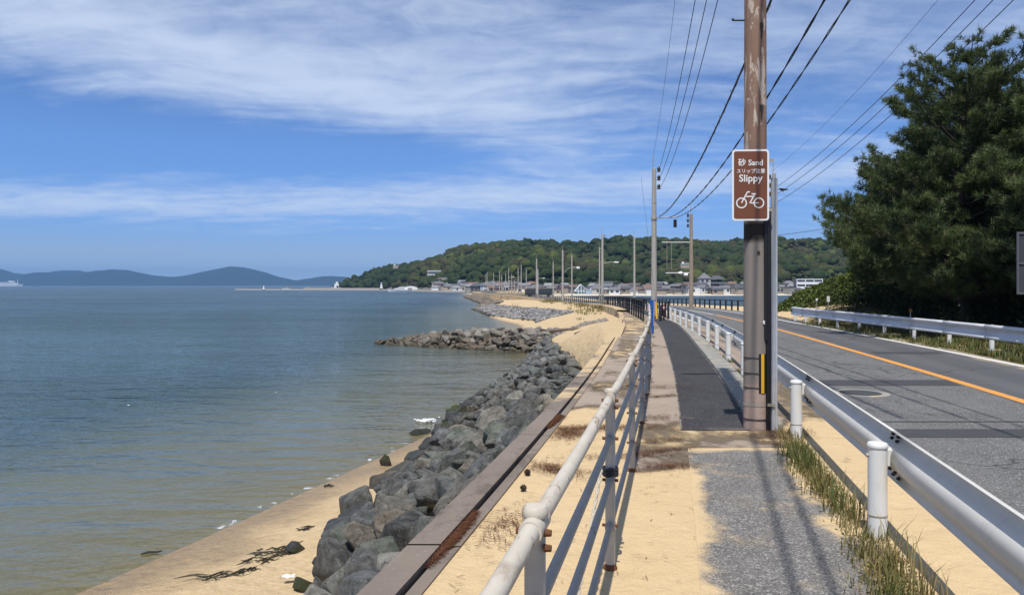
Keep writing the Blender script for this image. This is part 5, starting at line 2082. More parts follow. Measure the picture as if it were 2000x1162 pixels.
def pine(x, y, h, spread, label, seed, lean=(0, 0), low=.22, n_whorl=13, density=1.0, reach=None):
    r = np.random.default_rng(seed)
    z0 = float(right_z(np.array(x), np.array(y)))
    root = empty('pine_tree', (x, y, z0))
    tag(root, label, 'tree', 'pine trees across the road')
    wob = [(lean[0] * t ** 1.5 + .12 * math.sin(t * 5 + seed), lean[1] * t ** 1.5 + .10 * math.cos(t * 4 + seed) - .10 * math.cos(seed), h * .96 * t) for t in np.linspace(0, 1, 12)]
    wob[0] = (0, 0, -.2)
    rad = [.035 * h * (.6 if h < 5 else .5) * (1 - .9 * t) + .02 for t in np.linspace(0, 1, 12)]
    MB().tube(wob, rad, 10).build('trunk', M['bark'], root, True)
    W = np.array(wob)
    ends, dirs, ups = [], [], []
    limbs = MB()
    for i in range(n_whorl):
        t = low + (1 - low) * (i / (n_whorl - 1)) ** .95
        t = min(t, .985)
        c = np.array([np.interp(t * 11, range(12), W[:, k]) for k in range(3)])
        L0 = spread * (1 - t) ** .62 * 1.15 + .25
        nb = r.integers(5, 8) if t < .9 else 4
        a0 = r.uniform(0, 6.28)
        for b in range(nb):
            a = a0 + b * 6.283 / nb + r.normal(0, .22)
            L = L0 * (r.uniform(.5, 1.0) if r.random() < .75 else r.uniform(1.0, 1.4))
            if reach is not None:
                L *= 1 + reach[0] * max(0, math.cos(a - reach[1])) ** 3 * (1 if t < .45 else .15)
            rise = r.uniform(-.05, .28) + .55 * t
            pts = []
            for s in np.linspace(0, 1, 7):
                q = c + np.array([math.cos(a), math.sin(a), 0]) * L * s + np.array([0, 0, L * (rise * s - .12 * s * (1 - s) + .22 * s * s)])
                q += r.normal(0, .03, 3) * L * .3 * (s > 0)
                pts.append(q)
            rr = .02 + .016 * L
            limbs.tube(pts, [rr * (1 - .85 * s) for s in np.linspace(0, 1, 7)], 5)
            # side shoots
            P = np.array(pts)
            ns = int(max(4, 9 * L ** 1.15))
            for _ in range(ns):
                s = r.uniform(.30, 1.0) ** .8
                base = np.array([np.interp(s * 6, range(7), P[:, k]) for k in range(3)])
                sa = a + r.choice([-1, 1]) * r.uniform(.3, 1.25)
                sl = (.28 + .30 * L * (1 - s * .55)) * r.uniform(.5, 1.1)
                tip = base + np.array([math.cos(sa), math.sin(sa), r.uniform(.05, .55)]) * sl
                limbs.tube([base, base * .5 + tip * .5 + (0, 0, -.03), tip], [.014, .010, .005], 3, caps=False)
                m = max(2, int(4.5 * sl * density + 2))
                for k in range(m):
                    q = base + (tip - base) * (0.25 + .75 * (k + r.random()) / m) + r.normal(0, .06, 3)
                    ends.append(q)
                    dd = (tip - base) / (np.linalg.norm(tip - base) + 1e-6) * .6 + np.array([0, 0, .75]) + r.normal(0, .35, 3)
                    dirs.append(dd)
                    ups.append(0.0)
                ends.append(tip)
                dirs.append(np.array([0, 0, 1.0]) + r.normal(0, .2, 3))
                ups.append(1.0)
    limbs.build('limbs', M['bark'], root, True)
    # crown of needle tufts
    vs, fs, tn = [], [], []
    o = 0
    cv, cf, co_ = [], [], 0
    for q, d, u in zip(ends, dirs, ups):
        tv, tf = TUFTS[r.integers(len(TUFTS))]
        s = r.uniform(.16, .25)
        B = basis(np.asarray(d))
        vv = (tv * s) @ B.T + q
        vs.append(vv)
        fs.append(tf + o)
        o += len(vv)
        tn.append(np.full(len(vv), np.clip(.48 + .75 * mnoise.noise((q[0] * .9 + seed, q[1] * .9, q[2] * 1.1)) + r.normal(0, .14) + .16 * u, 0, 1)))
        if u and q[2] > h * .3 and r.random() < .32:
            for k in range(r.integers(1, 4)):
                hh = r.uniform(.10, .24)
                b = q + np.array([r.normal(0, .03), r.normal(0, .03), .02])
                w = .011
                cv += [b + (w, 0, 0), b + (-w * .5, w * .87, 0), b + (-w * .5, -w * .87, 0), b + (r.normal(0, .012), r.normal(0, .012), hh)]
                cf += [(co_, co_ + 1, co_ + 3), (co_ + 1, co_ + 2, co_ + 3), (co_ + 2, co_, co_ + 3)]
                co_ += 4
    crown = link('crown', np_mesh('crown', np.concatenate(vs), np.concatenate(fs), M['needle'], attrs={'tint': np.concatenate(tn)}), root)
    if cv:
        tag(link('candles', np_mesh('candles', np.array(cv), np.array(cf), M['candle']), root), kind='stuff')
    return len(ends)


NT = 0
NT += pine(14.4, 23.5, 9.3, 3.1, 'tallest dark pine with pale upright shoots beside the road', 3, (.3, .2), .11, 18, 1.25)
NT += pine(16.2, 30.5, 5.9, 2.6, 'lower pine reaching a long bough towards the dune', 8, (-.3, 0), .20, 12, 1.2, (.25, math.pi))
NT += pine(16.6, 22.0, 8.6, 3.2, 'broad pine partly cut by the picture edge beside the sign back', 5, (.2, .3), .09, 17, 1.15)
NT += pine(18.3, 30.0, 8.8, 3.4, 'pine standing behind the tallest one', 12, (0, .3), .16, 15, 1.0)
NT += pine(17.3, 26.3, 7.0, 3.0, 'shorter pine filling the gap between the two broad ones', 21, (.1, 0), .14, 13, 1.1)
NT += pine(21.5, 27.0, 9.0, 3.4, 'pine deep in the grove at the picture edge', 17, (.2, .1), .16, 14, .9)
NT += pine(14.9, 19.2, 6.6, 2.4, 'young pine close behind the grey sign back', 29, (.5, -.2), .2, 11, 1.0)
NT += pine(20.5, 34.5, 7.6, 3.2, 'pine at the back of the grove above the dune greenery', 33, (.2, .1), .14, 13, .9)


# ------------------------------------------------------------------ leaves, undergrowth, grass
def leaf_cloud(name, pts, size, mat, label, up=.5, kind='stuff', tint=(.5, .25)):
    n = len(pts)
    pts = np.asarray(pts)
    d = rng.normal(size=(n, 3))
    d[:, 2] = np.abs(d[:, 2]) + up
    d /= np.linalg.norm(d, axis=1)[:, None]
    a = np.cross(d, rng.normal(size=(n, 3)))
    a /= np.linalg.norm(a, axis=1)[:, None]
    b = np.cross(d, a)
    s = rng.uniform(.6, 1.25, n)[:, None] * size
    v = np.stack([pts - a * s * .5, pts - b * s * .28 + a * s * .05, pts + a * s * .55, pts + b * s * .28 + a * s * .05], 1).reshape(-1, 3)
    f = np.arange(4 * n).reshape(n, 4)
    t = np.repeat(np.clip(rng.normal(tint[0], tint[1], n), 0, 1), 4)
    return tag(link(name, np_mesh(name, v, f, mat, attrs={'tint': t})), label, kind=kind)


def make_undergrowth():
    pts = []
    for _ in range(190):
        y = rng.uniform(17, 36)
        x = 12.9 + (y - 17) * .10 + rng.uniform(0.3, 9) ** 1.0
        z = float(right_z(np.array(x), np.array(y)))
        r = rng.uniform(.35, .95)
        hh = rng.uniform(.5, 1.5) * np.clip((x - 12.2) / 2.5, .35, 1.3)
        m = int(300 * r * hh)
        p = rng.normal(size=(m, 3))
        p /= np.linalg.norm(p, axis=1)[:, None]
        p *= rng.uniform(.55, 1.05, m)[:, None]
        p[:, 2] = np.abs(p[:, 2])
        pts.append(p * (r, r, hh) + (x, y, z))
    leaf_cloud('undergrowth', np.concatenate(pts), .11, M['shrub'], 'dark leafy undergrowth beneath the pines', .2)
    # low greenery creeping over the dune
    pts = []
    for _ in range(42000):
        x, y = rng.uniform(13.4, 31), rng.uniform(30, 47)
        d = ((x - 20.8) / 6.2) ** 2 + ((y - 40.0) / 6.3) ** 2
        edge = 1 + .30 * mnoise.noise((x * .45, y * .45, 5.0)) + .12 * mnoise.noise((x * 1.6, y * 1.6, 2.0))
        if d > edge:
            continue
        z = float(right_z(np.array(x), np.array(y)))
        lump = .30 + .28 * mnoise.noise((x * .9, y * .9, 1.0))
        for k in range(4):
            pts.append((x + rng.normal(0, .08), y + rng.normal(0, .05), z + rng.uniform(0, 1) * max(.1, lump) * min(1, (edge - d) * 4 + .25)))
    leaf_cloud('dune_greenery', pts, .17, M['cover'], 'bright low green creeper covering the dune beside the road', .8)


make_undergrowth()


def blades(name, spots, label, mat='grass', wmul=1.0):
    """spots: (x, y, z, height, spread, count, dryness)"""
    V, Fc, T = [], [], []
    o = 0
    for (x, y, z, h, sp, cnt, dry) in spots:
        for _ in range(cnt):
            bx, by = x + rng.normal(0, sp), y + rng.normal(0, sp)
            a = rng.uniform(0, 6.283)
            L = h * rng.uniform(.3, 1.0)
            lean = rng.uniform(.1, .75) * L
            w = .0028 * wmul * rng.uniform(.7, 1.5)
            px_, py_ = -math.sin(a) * w, math.cos(a) * w
            p0 = np.array([bx, by, z])
            p1 = p0 + (math.cos(a) * lean * .3, math.sin(a) * lean * .3, L * .6)
            p2 = p0 + (math.cos(a) * lean, math.sin(a) * lean, L * rng.uniform(.75, 1))
            s = np.array([px_, py_, 0])
            V += [p0 - s, p0 + s, p1 + s * .8, p1 - s * .8, p2]
            Fc += [(o, o + 1, o + 2), (o, o + 2, o + 3), (o + 3, o + 2, o + 4)]
            T += [float(np.clip(rng.normal(dry, .22), 0, 1))] * 5
            o += 5
    return tag(link(name, np_mesh(name, np.array(V), np.array(Fc), M[mat], attrs={'tint': T})), label, kind='stuff')


def make_grass():
    near = []

    def clump(y, u, h, cnt, dry, sp=.05):
        near.append((fx(y) + u, y, zrf(y) - .01, h, sp, cnt, dry))
    # the weedy seam between path and guardrail
    for y in np.arange(2.6, 8.0, .045):
        base = 1.50 + .02 * (y - 4) + rng.normal(0, .035)
        dens = .55 + .45 * math.sin(y * 2.1 + .6) + rng.normal(0, .2)
        green = 3.15 < y < 3.75 or 6.2 < y < 7.3
        if dens > .1:
            clump(y, base, rng.uniform(.10, .22), int(34 * dens + 6), .18 if green else .62, .055)
    for y, u, h, c in ((6.9, 1.46, .16, 90), (6.55, 1.47, .18, 90), (6.2, 1.5, .15, 60), (3.45, 1.56, .17, 120), (3.3, 1.54, .2, 110), (4.65, 1.60, .11, 60), (5.6, 1.52, .2, 60), (5.2, 1.56, .24, 60)):
        clump(y, u, h, c, .15, .06)
    for y, u, h, c in ((5.0, 1.58, .30, 40), (4.3, 1.62, .32, 45), (4.0, 1.60, .30, 40), (5.9, 1.54, .28, 35), (3.7, 1.62, .34, 45)):
        clump(y, u, h, c, .8, .05)
    for y in (12.95, 13.6, 15.6, 16.1, 18.3, 19.0, 20.7, 10.6, 11.3):
        for k in range(4):
            clump(y + rng.uniform(-.4, .5), float(U_GUARD(y)) - .04 + rng.normal(0, .02), .12, 40, .25, .06)
    broad = []
    for (x, y, z, h, sp, cnt, dry) in near:
        if y < 9 and rng.random() < .55:
            for _ in range(int(cnt * .5)):
                broad.append((x + rng.normal(0, sp * 1.4), y + rng.normal(0, sp * 1.6), z + rng.uniform(.005, .07)))
    leaf_cloud('low_weeds', broad, .032, M['weed_leaf'], 'low leafy weeds and dead stems matted at the foot of the guardrail', .9, tint=(.45, .3))
    blades('weeds', near, 'green and straw coloured weeds growing along the foot of the guardrail')
    far = []
    line = spline([4, 10, 17, 25, 33, 35], [10.6, 10.95, 11.5, 12.05, 12.75, 13.1])
    for _ in range(520):
        y = rng.uniform(9, 31)
        x = float(line(y)) + rng.uniform(-.75, 1.6) * (1 if y < 24 else .6)
        if y > 24 and rng.random() < .45:
            continue
        far.append((x, y, zrf(y) - .02, rng.uniform(.12, .34), .10, 26, rng.uniform(.05, .5)))
    blades('verge_grass', far, 'rough green grass along the verge under the far guardrail', wmul=2.6)
    dune = []
    for _ in range(150):
        y = rng.uniform(60, 125)
        x = fx(y) - rng.uniform(.6, 3.0) * rng.random()
        if mnoise.noise((y * .12, 3.0, 1.0)) < -.05:
            continue
        z = float(beach_z(np.array(x), np.array(y)))
        dune.append((x - .6, y, z, rng.uniform(.3, .6), .25, 14, .6))
    blades('dune_grass', dune, 'tufts of dune grass under the black fence', wmul=9)


make_grass()


def make_litter():
    """rusty pine needles drifted against the ledge and in streaks on the promenade"""
    V, Fc, T = [], [], []
    o = 0

    def needle(x, y, z, L=.07):
        nonlocal o
        a = rng.uniform(0, 6.283)
        d = np.array([math.cos(a), math.sin(a), rng.normal(0, .12)]) * L * rng.uniform(.4, 1.1) * .5
        s = np.array([-d[1], d[0], 0])
        s = s / (np.linalg.norm(s) + 1e-9) * .0018
        p = np.array([x, y, z + rng.uniform(.002, .016)])
        V.extend([p - d - s, p + d - s, p + d + s, p - d + s])
        Fc.append((o, o + 1, o + 2, o + 3))
        T.extend([rng.random()] * 4)
        o += 4
    for _ in range(15000):
        y = rng.uniform(2.5, 9.0)
        if mnoise.noise((y * .9, 1.7, 0)) < -.05 + .25 * rng.random():
            continue
        w = .014 + .025 * max(0, mnoise.noise((y * 1.3, 7.7, 0)) + .3)
        u = -1.03 + abs(rng.normal(0, w * 1.1))
        needle(fx(y) + u, y, .016 if u < -.94 else .006)
    for (cu, cy, su, sy, rot, n) in ((-.55, 8.25, .42, .09, .10, 1500), (-.75, 7.95, .12, .16, 0, 900), (.18, 8.9, .14, .10, .2, 220), (.27, 7.6, .14, .06, .3, 180), (.20, 7.1, .2, .05, .5, 350), (-.66, 6.4, .14, .10, -.6, 700), (-.1, 6.9, .3, .05, .1, 350), (.3, 6.5, .15, .07, .2, 300), (-.2, 11.5, .5, .12, .1, 900), (.42, 7.95, .04, .2, 0, 60), (-.75, 4.9, .10, .22, -.4, 300), (.2, 10.6, .18, .05, .3, 300), (1.42, 7.7, .12, .2, 0, 300), (1.62, 8.0, .2, .15, 0, 400)):
        for _ in range(n):
            a, b = rng.normal(0, su), rng.normal(0, sy)
            y = cy + b + rot * a
            u = cu + a
            if u < -.93 or u > 1.9:
                continue
            needle(fx(y) + u, y, .008)
    for _ in range(260):
        y = rng.uniform(2.5, 10)
        needle(fx(y) + rng.uniform(-.85, .5), y, .005, .06)
    tag(link('needle_litter', np_mesh('needle_litter', np.array(V), np.array(Fc), M['litter'], attrs={'tint': T})), 'rust brown pine needles drifted along the ledge and promenade', kind='stuff')


make_litter()


# ------------------------------------------------------------------ small things lying about
def make_small():
    def pine_cone(x, y, z, s, lab):
        root = empty('pine_cone', (x, y, z))
        MB().lathe([(.006 * s, 0), (.020 * s, .008 * s), (.022 * s, .02 * s), (.012 * s, .04 * s), (.002 * s, .05 * s)], n=10).build('core', M['cone'], root)
        k = 0
        sc_mesh = MB().add([(0, -.007 * s, 0), (.018 * s, 0, .008 * s), (0, .007 * s, 0), (.006 * s, 0, .006 * s)], [(0, 1, 3), (1, 2, 3), (0, 2, 1), (0, 3, 2)]).mesh('scale', M['cone'])
        for ring_ in range(5):
            for j in range(7):
                a = j * 6.283 / 7 + ring_ * .45
                rr = (.017, .022, .020, .014, .007)[ring_] * s
                link('scale', sc_mesh, root, (rr * math.cos(a), rr * math.sin(a), .008 * s + ring_ * .009 * s), (0, R(-15 - ring_ * 12), a))
        root.rotation_euler = (R(70), 0, rng.uniform(0, 6))
        tag(root, lab, 'pine cone')
    pine_cone(.125, 6.24, .02, 1.0, 'small pine cone on the sand, farther of two near the railing')
    pine_cone(.104, 5.76, .02, .95, 'small pine cone on the sand, nearer of two by the railing')
    # yellow leaf on the path
    v = [(0, -.03, .0), (.012, -.01, .006), (.010, .015, .004), (0, .032, .010), (-.010, .015, .006), (-.012, -.01, .003)]
    o = MB().add(v, [(0, 1, 2, 3), (0, 3, 4, 5)]).build('leaf', M['leaf_y'], None, False, (2.03, 4.19, .012), (0, 0, 1.3))
    tag(o, 'bright yellow leaf lying on the worn asphalt path', 'leaf')
    # seaweed wrack on the beach
    n = 0
    for (px, py, L, rot, lab) in ((430, 1140, 1.0, .25, 'long dark strand of seaweed nearest the picture bottom'), (545, 1098, .9, .2, 'tangled dark seaweed on the sand beside the flat boulder'), (520, 1112, .5, .35, 'short seaweed strand beside the tangled seaweed'), (600, 1048, .6, .1, 'dark seaweed wisp in the middle of the beach'), (475, 1132, .35, .1, 'thick dark clump of seaweed on the sand'), (640, 945, .3, .2, 'small wisp of seaweed near the rock slope'), (555, 1085, .55, .4, 'thin curl of seaweed above the tangled one'), (1120, 690, .0, 0, '')):
        if L == 0:
            continue
        d = F_PX * (EYE + 2.9) / (py - 557)
        x, y = (px - 1000) / F_PX * d, d
        root = empty('seaweed', (x, y, float(beach_z(np.array(x), np.array(y))) + .01))
        for k in range(int(5 + L * 8)):
            a = rot + rng.normal(0, .35)
            l = L * rng.uniform(.15, .55)
            c = np.array([rng.normal(0, L * .33), 0, 0])
            c = np.array([c[0] * math.cos(rot), c[0] * math.sin(rot) + rng.normal(0, .06), 0])
            pts = []
            for s in np.linspace(-.5, .5, 6):
                pts.append(c + np.array([math.cos(a) * l * s, math.sin(a) * l * s + .05 * math.sin(s * 7 + k), .012 + rng.uniform(0, .012)]))
            MB().tube(pts, [.003, .010, .013, .012, .008, .003], 5).build('strand', M['seaweed'], root, True)
        tag(root, lab, 'seaweed')
    # stick in the shallows, white scrap, driftwood
    d = F_PX * 4.58 / (1079 - 557)
    o = MB().tube([(-.16, 0, 0), (-.05, .02, .02), (.08, .0, .015), (.17, .03, .02)], [.012, .022, .020, .010], 7).build('stick', M['seaweed'], None, True, ((295 - 1000) / F_PX * d, d, SEA + .01), (0, 0, .25))
    tag(o, 'dark stick floating in the shallow water off the beach', 'stick')
    d = F_PX * 4.3 / (1135 - 557)
    x = (565 - 1000) / F_PX * d
    mb = MB()
    rows = []
    for i in range(7):
        row = []
        for j in range(6):
            row.append((-.10 + .030 * i + .01 * math.sin(j * 2), -.05 + .022 * j, .012 + .014 * math.sin(i * 1.7 + j) + .008 * math.sin(j * 2.6)))
        rows.append(row)
    o = mb.sweep(rows).build('plastic_bag', M['white'], None, True, (x, d, float(beach_z(np.array(x), np.array(d))) + .04))
    o.modifiers.new('thickness', 'SOLIDIFY').thickness = .003
    tag(o, 'crumpled white plastic bag lying on the sand by the rocks', 'bag')
    # small breaking wave
    d = F_PX * 4.55 / (820 - 557)
    x = (834 - 1000) / F_PX * d
    me = []
    vs, fs = ico(2)
    V, F_, o_ = [], [], 0
    for k in range(46):
        r = rng.uniform(.015, .055)
        c = np.array([rng.normal(0, .17), rng.normal(0, .09), abs(rng.normal(0, .035))])
        V.append(vs * (r * 1.5, r, r * .7) + c)
        F_.append(fs + o_)
        o_ += len(vs)
    o = link('wave_foam', np_mesh('wave_foam', np.concatenate(V), np.concatenate(F_), M['foam'], True), None, (x, d, SEA + .01))
    tag(o, 'small white splash where a wave breaks near the rocks', kind='stuff')
    # driftwood
    for (px, py, zz, L, rz, lab, branched) in ((1006, 599, -1.6, 1.5, .3, 'forked driftwood stump standing on the grey shingle', True), (1023, 600, -1.6, 1.4, .5, 'driftwood log lying beside the forked stump', False), (1110, 634, -.9, 2.2, .25, 'long driftwood pole lying on the sand beyond the groyne', False), (1140, 648, -.6, 1.6, 1.0, 'thin driftwood branch on the sand near the wall', False), (1108, 657, -1.3, 2.0, .05, 'dark timber washed up behind the groyne stones', False)):
        d = F_PX * (EYE - zz) / (py - 557)
        x = (px - 1000) / F_PX * d
        z = float(beach_z(np.array(x), np.array(d)))
        root = empty('driftwood', (x, d, z + .06))
        c, s = math.cos(rz), math.sin(rz)
        MB().tube([(-L / 2 * c, -L / 2 * s, 0), (0, 0, .08), (L / 2 * c, L / 2 * s, .12 if not branched else .5)], [.09, .08, .03], 8).build('stem', M['drift'], root, True)
        if branched:
            for a in (.5, 1.6, 2.6):
                MB().tube([(0, 0, .05), (.4 * math.cos(a), .2, .5), (.55 * math.cos(a), .3, .95)], [.07, .05, .02], 7).build('branch', M['drift'], root, True)
        tag(root, lab, 'driftwood')
    # post end of the buried old wall
    x, y = 3.05, 24.2
    o = MB().box((0, 0, 0), (.16, .5, .7)).build('concrete_stub', M['ledge'], None, False, (x, y, -.55), (0, 0, -.2))
    tag(o, 'old concrete stub sticking out of the sand beside the rocks', 'concrete block')


make_small()


# ------------------------------------------------------------------ the town under the hill
WALLS = [m_plain('house_wall', c, .85, var=.08, scale=.8) for c in ((.46, .44, .40), (.66, .66, .64), (.34, .28, .22), (.28, .265, .245), (.40, .34, .27), (.20, .17, .15))]
ROOFS = [m_plain('house_roof', c, .7, var=.15, scale=1.5) for c in ((.085, .088, .095), (.16, .16, .165), (.13, .10, .09), (.24, .24, .24), (.20, .12, .09))]
WALL_NAMES = ['cream', 'white', 'tan', 'grey', 'beige', 'brown']
ROOF_NAMES = ['dark', 'slate', 'brown', 'pale grey', 'reddish']


def house(x, y, z, w, d, h, rh, wi, ri, rz, label, group, style='gable', storeys=2):
    root = empty('house', (x, y, z), rz)
    tag(root, label, 'house', group)
    MB().box((0, 0, h / 2 - .5), (w, d, h + 1)).build('wall', WALLS[wi], root)
    o = .35
    if style == 'flat':
        MB().box((0, 0, h + .12), (w + .3, d + .3, .24)).build('roof', ROOFS[ri], root)
    elif style == 'hip':
        W, D = w / 2 + o, d / 2 + o
        q = max(0, W - D * .9)
        v = [(-W, -D, h), (W, -D, h), (W, D, h), (-W, D, h), (-q, 0, h + rh), (q, 0, h + rh), (-W, -D, h - .12), (W, -D, h - .12), (W, D, h - .12), (-W, D, h - .12)]
        MB().add(v, [(0, 1, 5, 4), (1, 2, 5), (2, 3, 4, 5), (3, 0, 4), (6, 7, 1, 0), (7, 8, 2, 1), (8, 9, 3, 2), (9, 6, 0, 3), (9, 8, 7, 6)]).build('roof', ROOFS[ri], root)
    else:
        W, D = w / 2 + o, d / 2 + o
        v = [(-W, -D, h), (W, -D, h), (W, D, h), (-W, D, h), (-W, 0, h + rh), (W, 0, h + rh), (-W, -D, h - .12), (W, -D, h - .12), (W, D, h - .12), (-W, D, h - .12)]
        MB().add(v, [(0, 1, 5, 4), (2, 3, 4, 5), (1, 2, 5), (3, 0, 4), (6, 7, 1, 0), (7, 8, 2, 1), (8, 9, 3, 2), (9, 6, 0, 3), (9, 8, 7, 6)]).build('roof', ROOFS[ri], root)
        # gable triangles take the wall colour
        MB().add([(-w / 2 - .0, -d / 2, h), (-w / 2, d / 2, h), (-w / 2, 0, h + rh * .86), (-w / 2 - .36, -d / 2, h), (-w / 2 - .36, d / 2, h), (-w / 2 - .36, 0, h + rh * .82)], [(3, 4, 5)]).build('gable', WALLS[wi], root)
    n = max(2, int(w / 2.2))
    for s in range(storeys):
        zc = h * (s + .55) / storeys
        for k in range(n):
            if rng.random() < .45:
                continue
            xx = -w / 2 + w * (k + .5) / n
            MB().box((xx, -d / 2 - .02, zc), (w / n * .55, .08, h / storeys * .42)).build('window', M['glass'], root)
    return root


def isl_z(x, y):
    px = 1000 + x / y * F_PX
    z, _ = island_height(np.array(px), np.array(y))
    return float(z)


def make_town():
    grp = 'houses of the seaside town'
    used = []
    specs = []
    for row, (dep, n) in enumerate(((12, 58), (28, 52), (46, 48), (66, 36))):
        for k in range(n):
            px = 848 + (1640 - 848) * (k + rng.uniform(.15, .85)) / n
            if 1112 < px < 1162 and row == 0:
                continue
            if 1556 < px < 1600 and row < 2:
                continue
            coast, _ = island_polar(np.array(px))
            y = float(coast) + dep + rng.uniform(-4, 6)
            x = (px - 1000) / F_PX * y
            specs.append((px, x, y, row))
    for (px, x, y, row) in specs:
        s = y / 340.0
        w, d = rng.uniform(2.6, 5.4) * s, rng.uniform(3, 4.5) * s
        h = rng.uniform(1.6, 3.1) * s
        style = rng.choice(['gable', 'hip', 'gable', 'flat'])
        wi, ri = int(rng.choice(6, p=[.18, .2, .16, .20, .12, .14])), int(rng.choice(5, p=[.4, .25, .12, .15, .08]))
        z = isl_z(x, y) + .1
        where = 'by the harbour' if px < 960 else ('behind the bay beach' if row == 0 else 'at the foot of the wooded hill')
        lab = f'small {WALL_NAMES[wi]} house with {ROOF_NAMES[ri]} {style if style != "gable" else "gabled"} roof {where}'
        house(x, y, z, w, d, h, rng.uniform(.7, 1.3) * s, wi, ri, rng.normal(0, .35), lab, grp, style, 2 if h > 3 * s else 1)

    def at(px, d, zoff=0.0):
        x = (px - 1000) / F_PX * d
        return x, d, isl_z(x, d) + zoff
    # white three-storey block with open galleries
    x, y, z = at(1578, 352)
    root = empty('apartment_block', (x, y, z), R(-8))
    tag(root, 'white three storey block with open galleries rising above the dune', 'building')
    W_, D_, H_ = 11.5, 7, 6.6
    MB().box((0, 1.0, H_ / 2 - .5), (W_, D_ - 2, H_ + 1)).build('wall', WALLS[3], root)
    for k in range(4):
        MB().box((0, -1.6, k * 2.15), (W_ + .3, 3.4, .35)).build('floor_slab', M['boat_white'], root)
    for k in range(3):
        MB().box((0, -3.25, k * 2.15 + .5), (W_ + .3, .1, .75)).build('parapet', M['boat_white'], root)
    for k in range(4):
        MB().box((-W_ / 2 + k * W_ / 3, -3.2, H_ / 2), (.3, .3, H_)).build('column', M['boat_white'], root)
    # blue-white gable hall
    x, y, z = at(1135, 330)
    root = empty('gabled_hall', (x, y, z))
    root.scale = (.8, .8, .8)
    tag(root, 'white framed hall with a pointed glass gable beside a pale blue shed', 'building')
    MB().add([(-3.2, 0, -.5), (3.2, 0, -.5), (3.2, 0, 1.6), (0, 0, 5.2), (-3.2, 0, 1.6), (-3.2, 7, -.5), (3.2, 7, -.5), (3.2, 7, 1.6), (0, 7, 5.2), (-3.2, 7, 1.6)],
             [(0, 1, 2, 3, 4), (1, 6, 7, 2), (5, 0, 4, 9), (9, 8, 7, 6, 5)]).build('wall', M['tealglass'], root)
    MB().add([(-3.5, -.3, 1.3), (0, -.3, 5.3), (0, 7.2, 5.3), (-3.5, 7.2, 1.3), (3.5, -.3, 1.3), (3.5, 7.2, 1.3), (-3.5, -.3, 1.55), (0, -.3, 5.6), (0, 7.2, 5.6), (-3.5, 7.2, 1.55), (3.5, -.3, 1.55), (3.5, 7.2, 1.55)],
             [(6, 7, 8, 9), (7, 10, 11, 8), (0, 1, 7, 6), (1, 4, 10, 7)]).build('roof', M['boat_white'], root)
    for dx, hh in ((-1.6, 3.2), (0, 5.0), (1.6, 3.2)):
        MB().box((dx, -.12, hh / 2), (.28, .2, hh)).build('mullion', M['boat_white'], root)
    MB().box((0, -.14, 1.6), (6.4, .2, .3)).build('crossbeam', M['boat_white'], root)
    x, y, z = at(1152, 328)
    root = empty('shed', (x, y, z))
    tag(root, 'pale blue shed next to the white gabled hall', 'building')
    MB().box((0, 2, 1.0), (3.6, 4, 2.6)).build('wall', M['paleblue'], root)
    MB().add([(-2, -.2, 2.3), (2, -.2, 1.7), (2, 4.2, 1.7), (-2, 4.2, 2.3), (-2, -.2, 2.5), (2, -.2, 1.9), (2, 4.2, 1.9), (-2, 4.2, 2.5)], [(4, 5, 6, 7), (0, 1, 5, 4), (1, 2, 6, 5), (3, 0, 4, 7), (2, 3, 7, 6)]).build('roof', M['boat_white'], root)
    # pale tower house on the slope, with a pointed roof
    x, y, z = at(1377, 372)
    root = empty('tower_house', (x, y, z))
    tag(root, 'tall pale house with a pointed roof standing above the town', 'building')
    MB().box((0, 2, 3.0), (5.4, 5, 7.0)).box((-2.6, 1.4, 2.0), (2.6, 4, 5.0)).build('wall', WALLS[0], root)
    MB().add([(-3.1, -.9, 6.4), (3.1, -.9, 6.4), (3.1, 4.9, 6.4), (-3.1, 4.9, 6.4), (0, 2, 9.4)], [(0, 1, 4), (1, 2, 4), (2, 3, 4), (3, 0, 4), (3, 2, 1, 0)]).build('roof', ROOFS[1], root)
    for dx, zc in ((-1.4, 5.2), (1.0, 5.2), (-1.4, 3.0), (1.2, 2.6)):
        MB().box((dx, -.55, zc), (1.2, .12, 1.0)).build('window', M['glass'], root)
    MB().tube([(0, 2, 9.3), (0, 2, 11.2)], .06, 5).build('finial', M['black'], root)
    x, y, z = at(1402, 378)
    root = empty('temple', (x, y, z))
    tag(root, 'temple with stacked dark hipped roofs behind the tall pale house', 'building')
    MB().box((0, 3, 1.5), (7, 6, 5)).build('wall', WALLS[5], root)
    for zc, sx in ((3.6, 5.2), (5.9, 3.6)):
        MB().add([(-sx, 3 - sx * .8, zc), (sx, 3 - sx * .8, zc), (sx, 3 + sx * .8, zc), (-sx, 3 + sx * .8, zc), (-sx * .45, 3, zc + 1.9), (sx * .45, 3, zc + 1.9)], [(0, 1, 5, 4), (1, 2, 5), (2, 3, 4, 5), (3, 0, 4), (3, 2, 1, 0)]).build('roof', ROOFS[0], root)
    # long white school-like building and vaulted white stores by the harbour
    x, y, z = at(848, 585, 2.0)
    root = empty('long_building', (x, y, z))
    tag(root, 'long white two storey building above the harbour', 'building')
    MB().box((0, 3, 2.2), (10.5, 6, 6)).build('wall', WALLS[1], root)
    MB().box((0, 3, 5.4), (11.2, 6.8, .5)).build('roof', M['boat_white'], root)
    MB().box((0, -.05, 3.7), (10, .2, .9)).build('window_band', M['glass'], root)
    MB().box((0, -.05, 1.4), (10, .2, .9)).build('window_band', M['glass'], root)
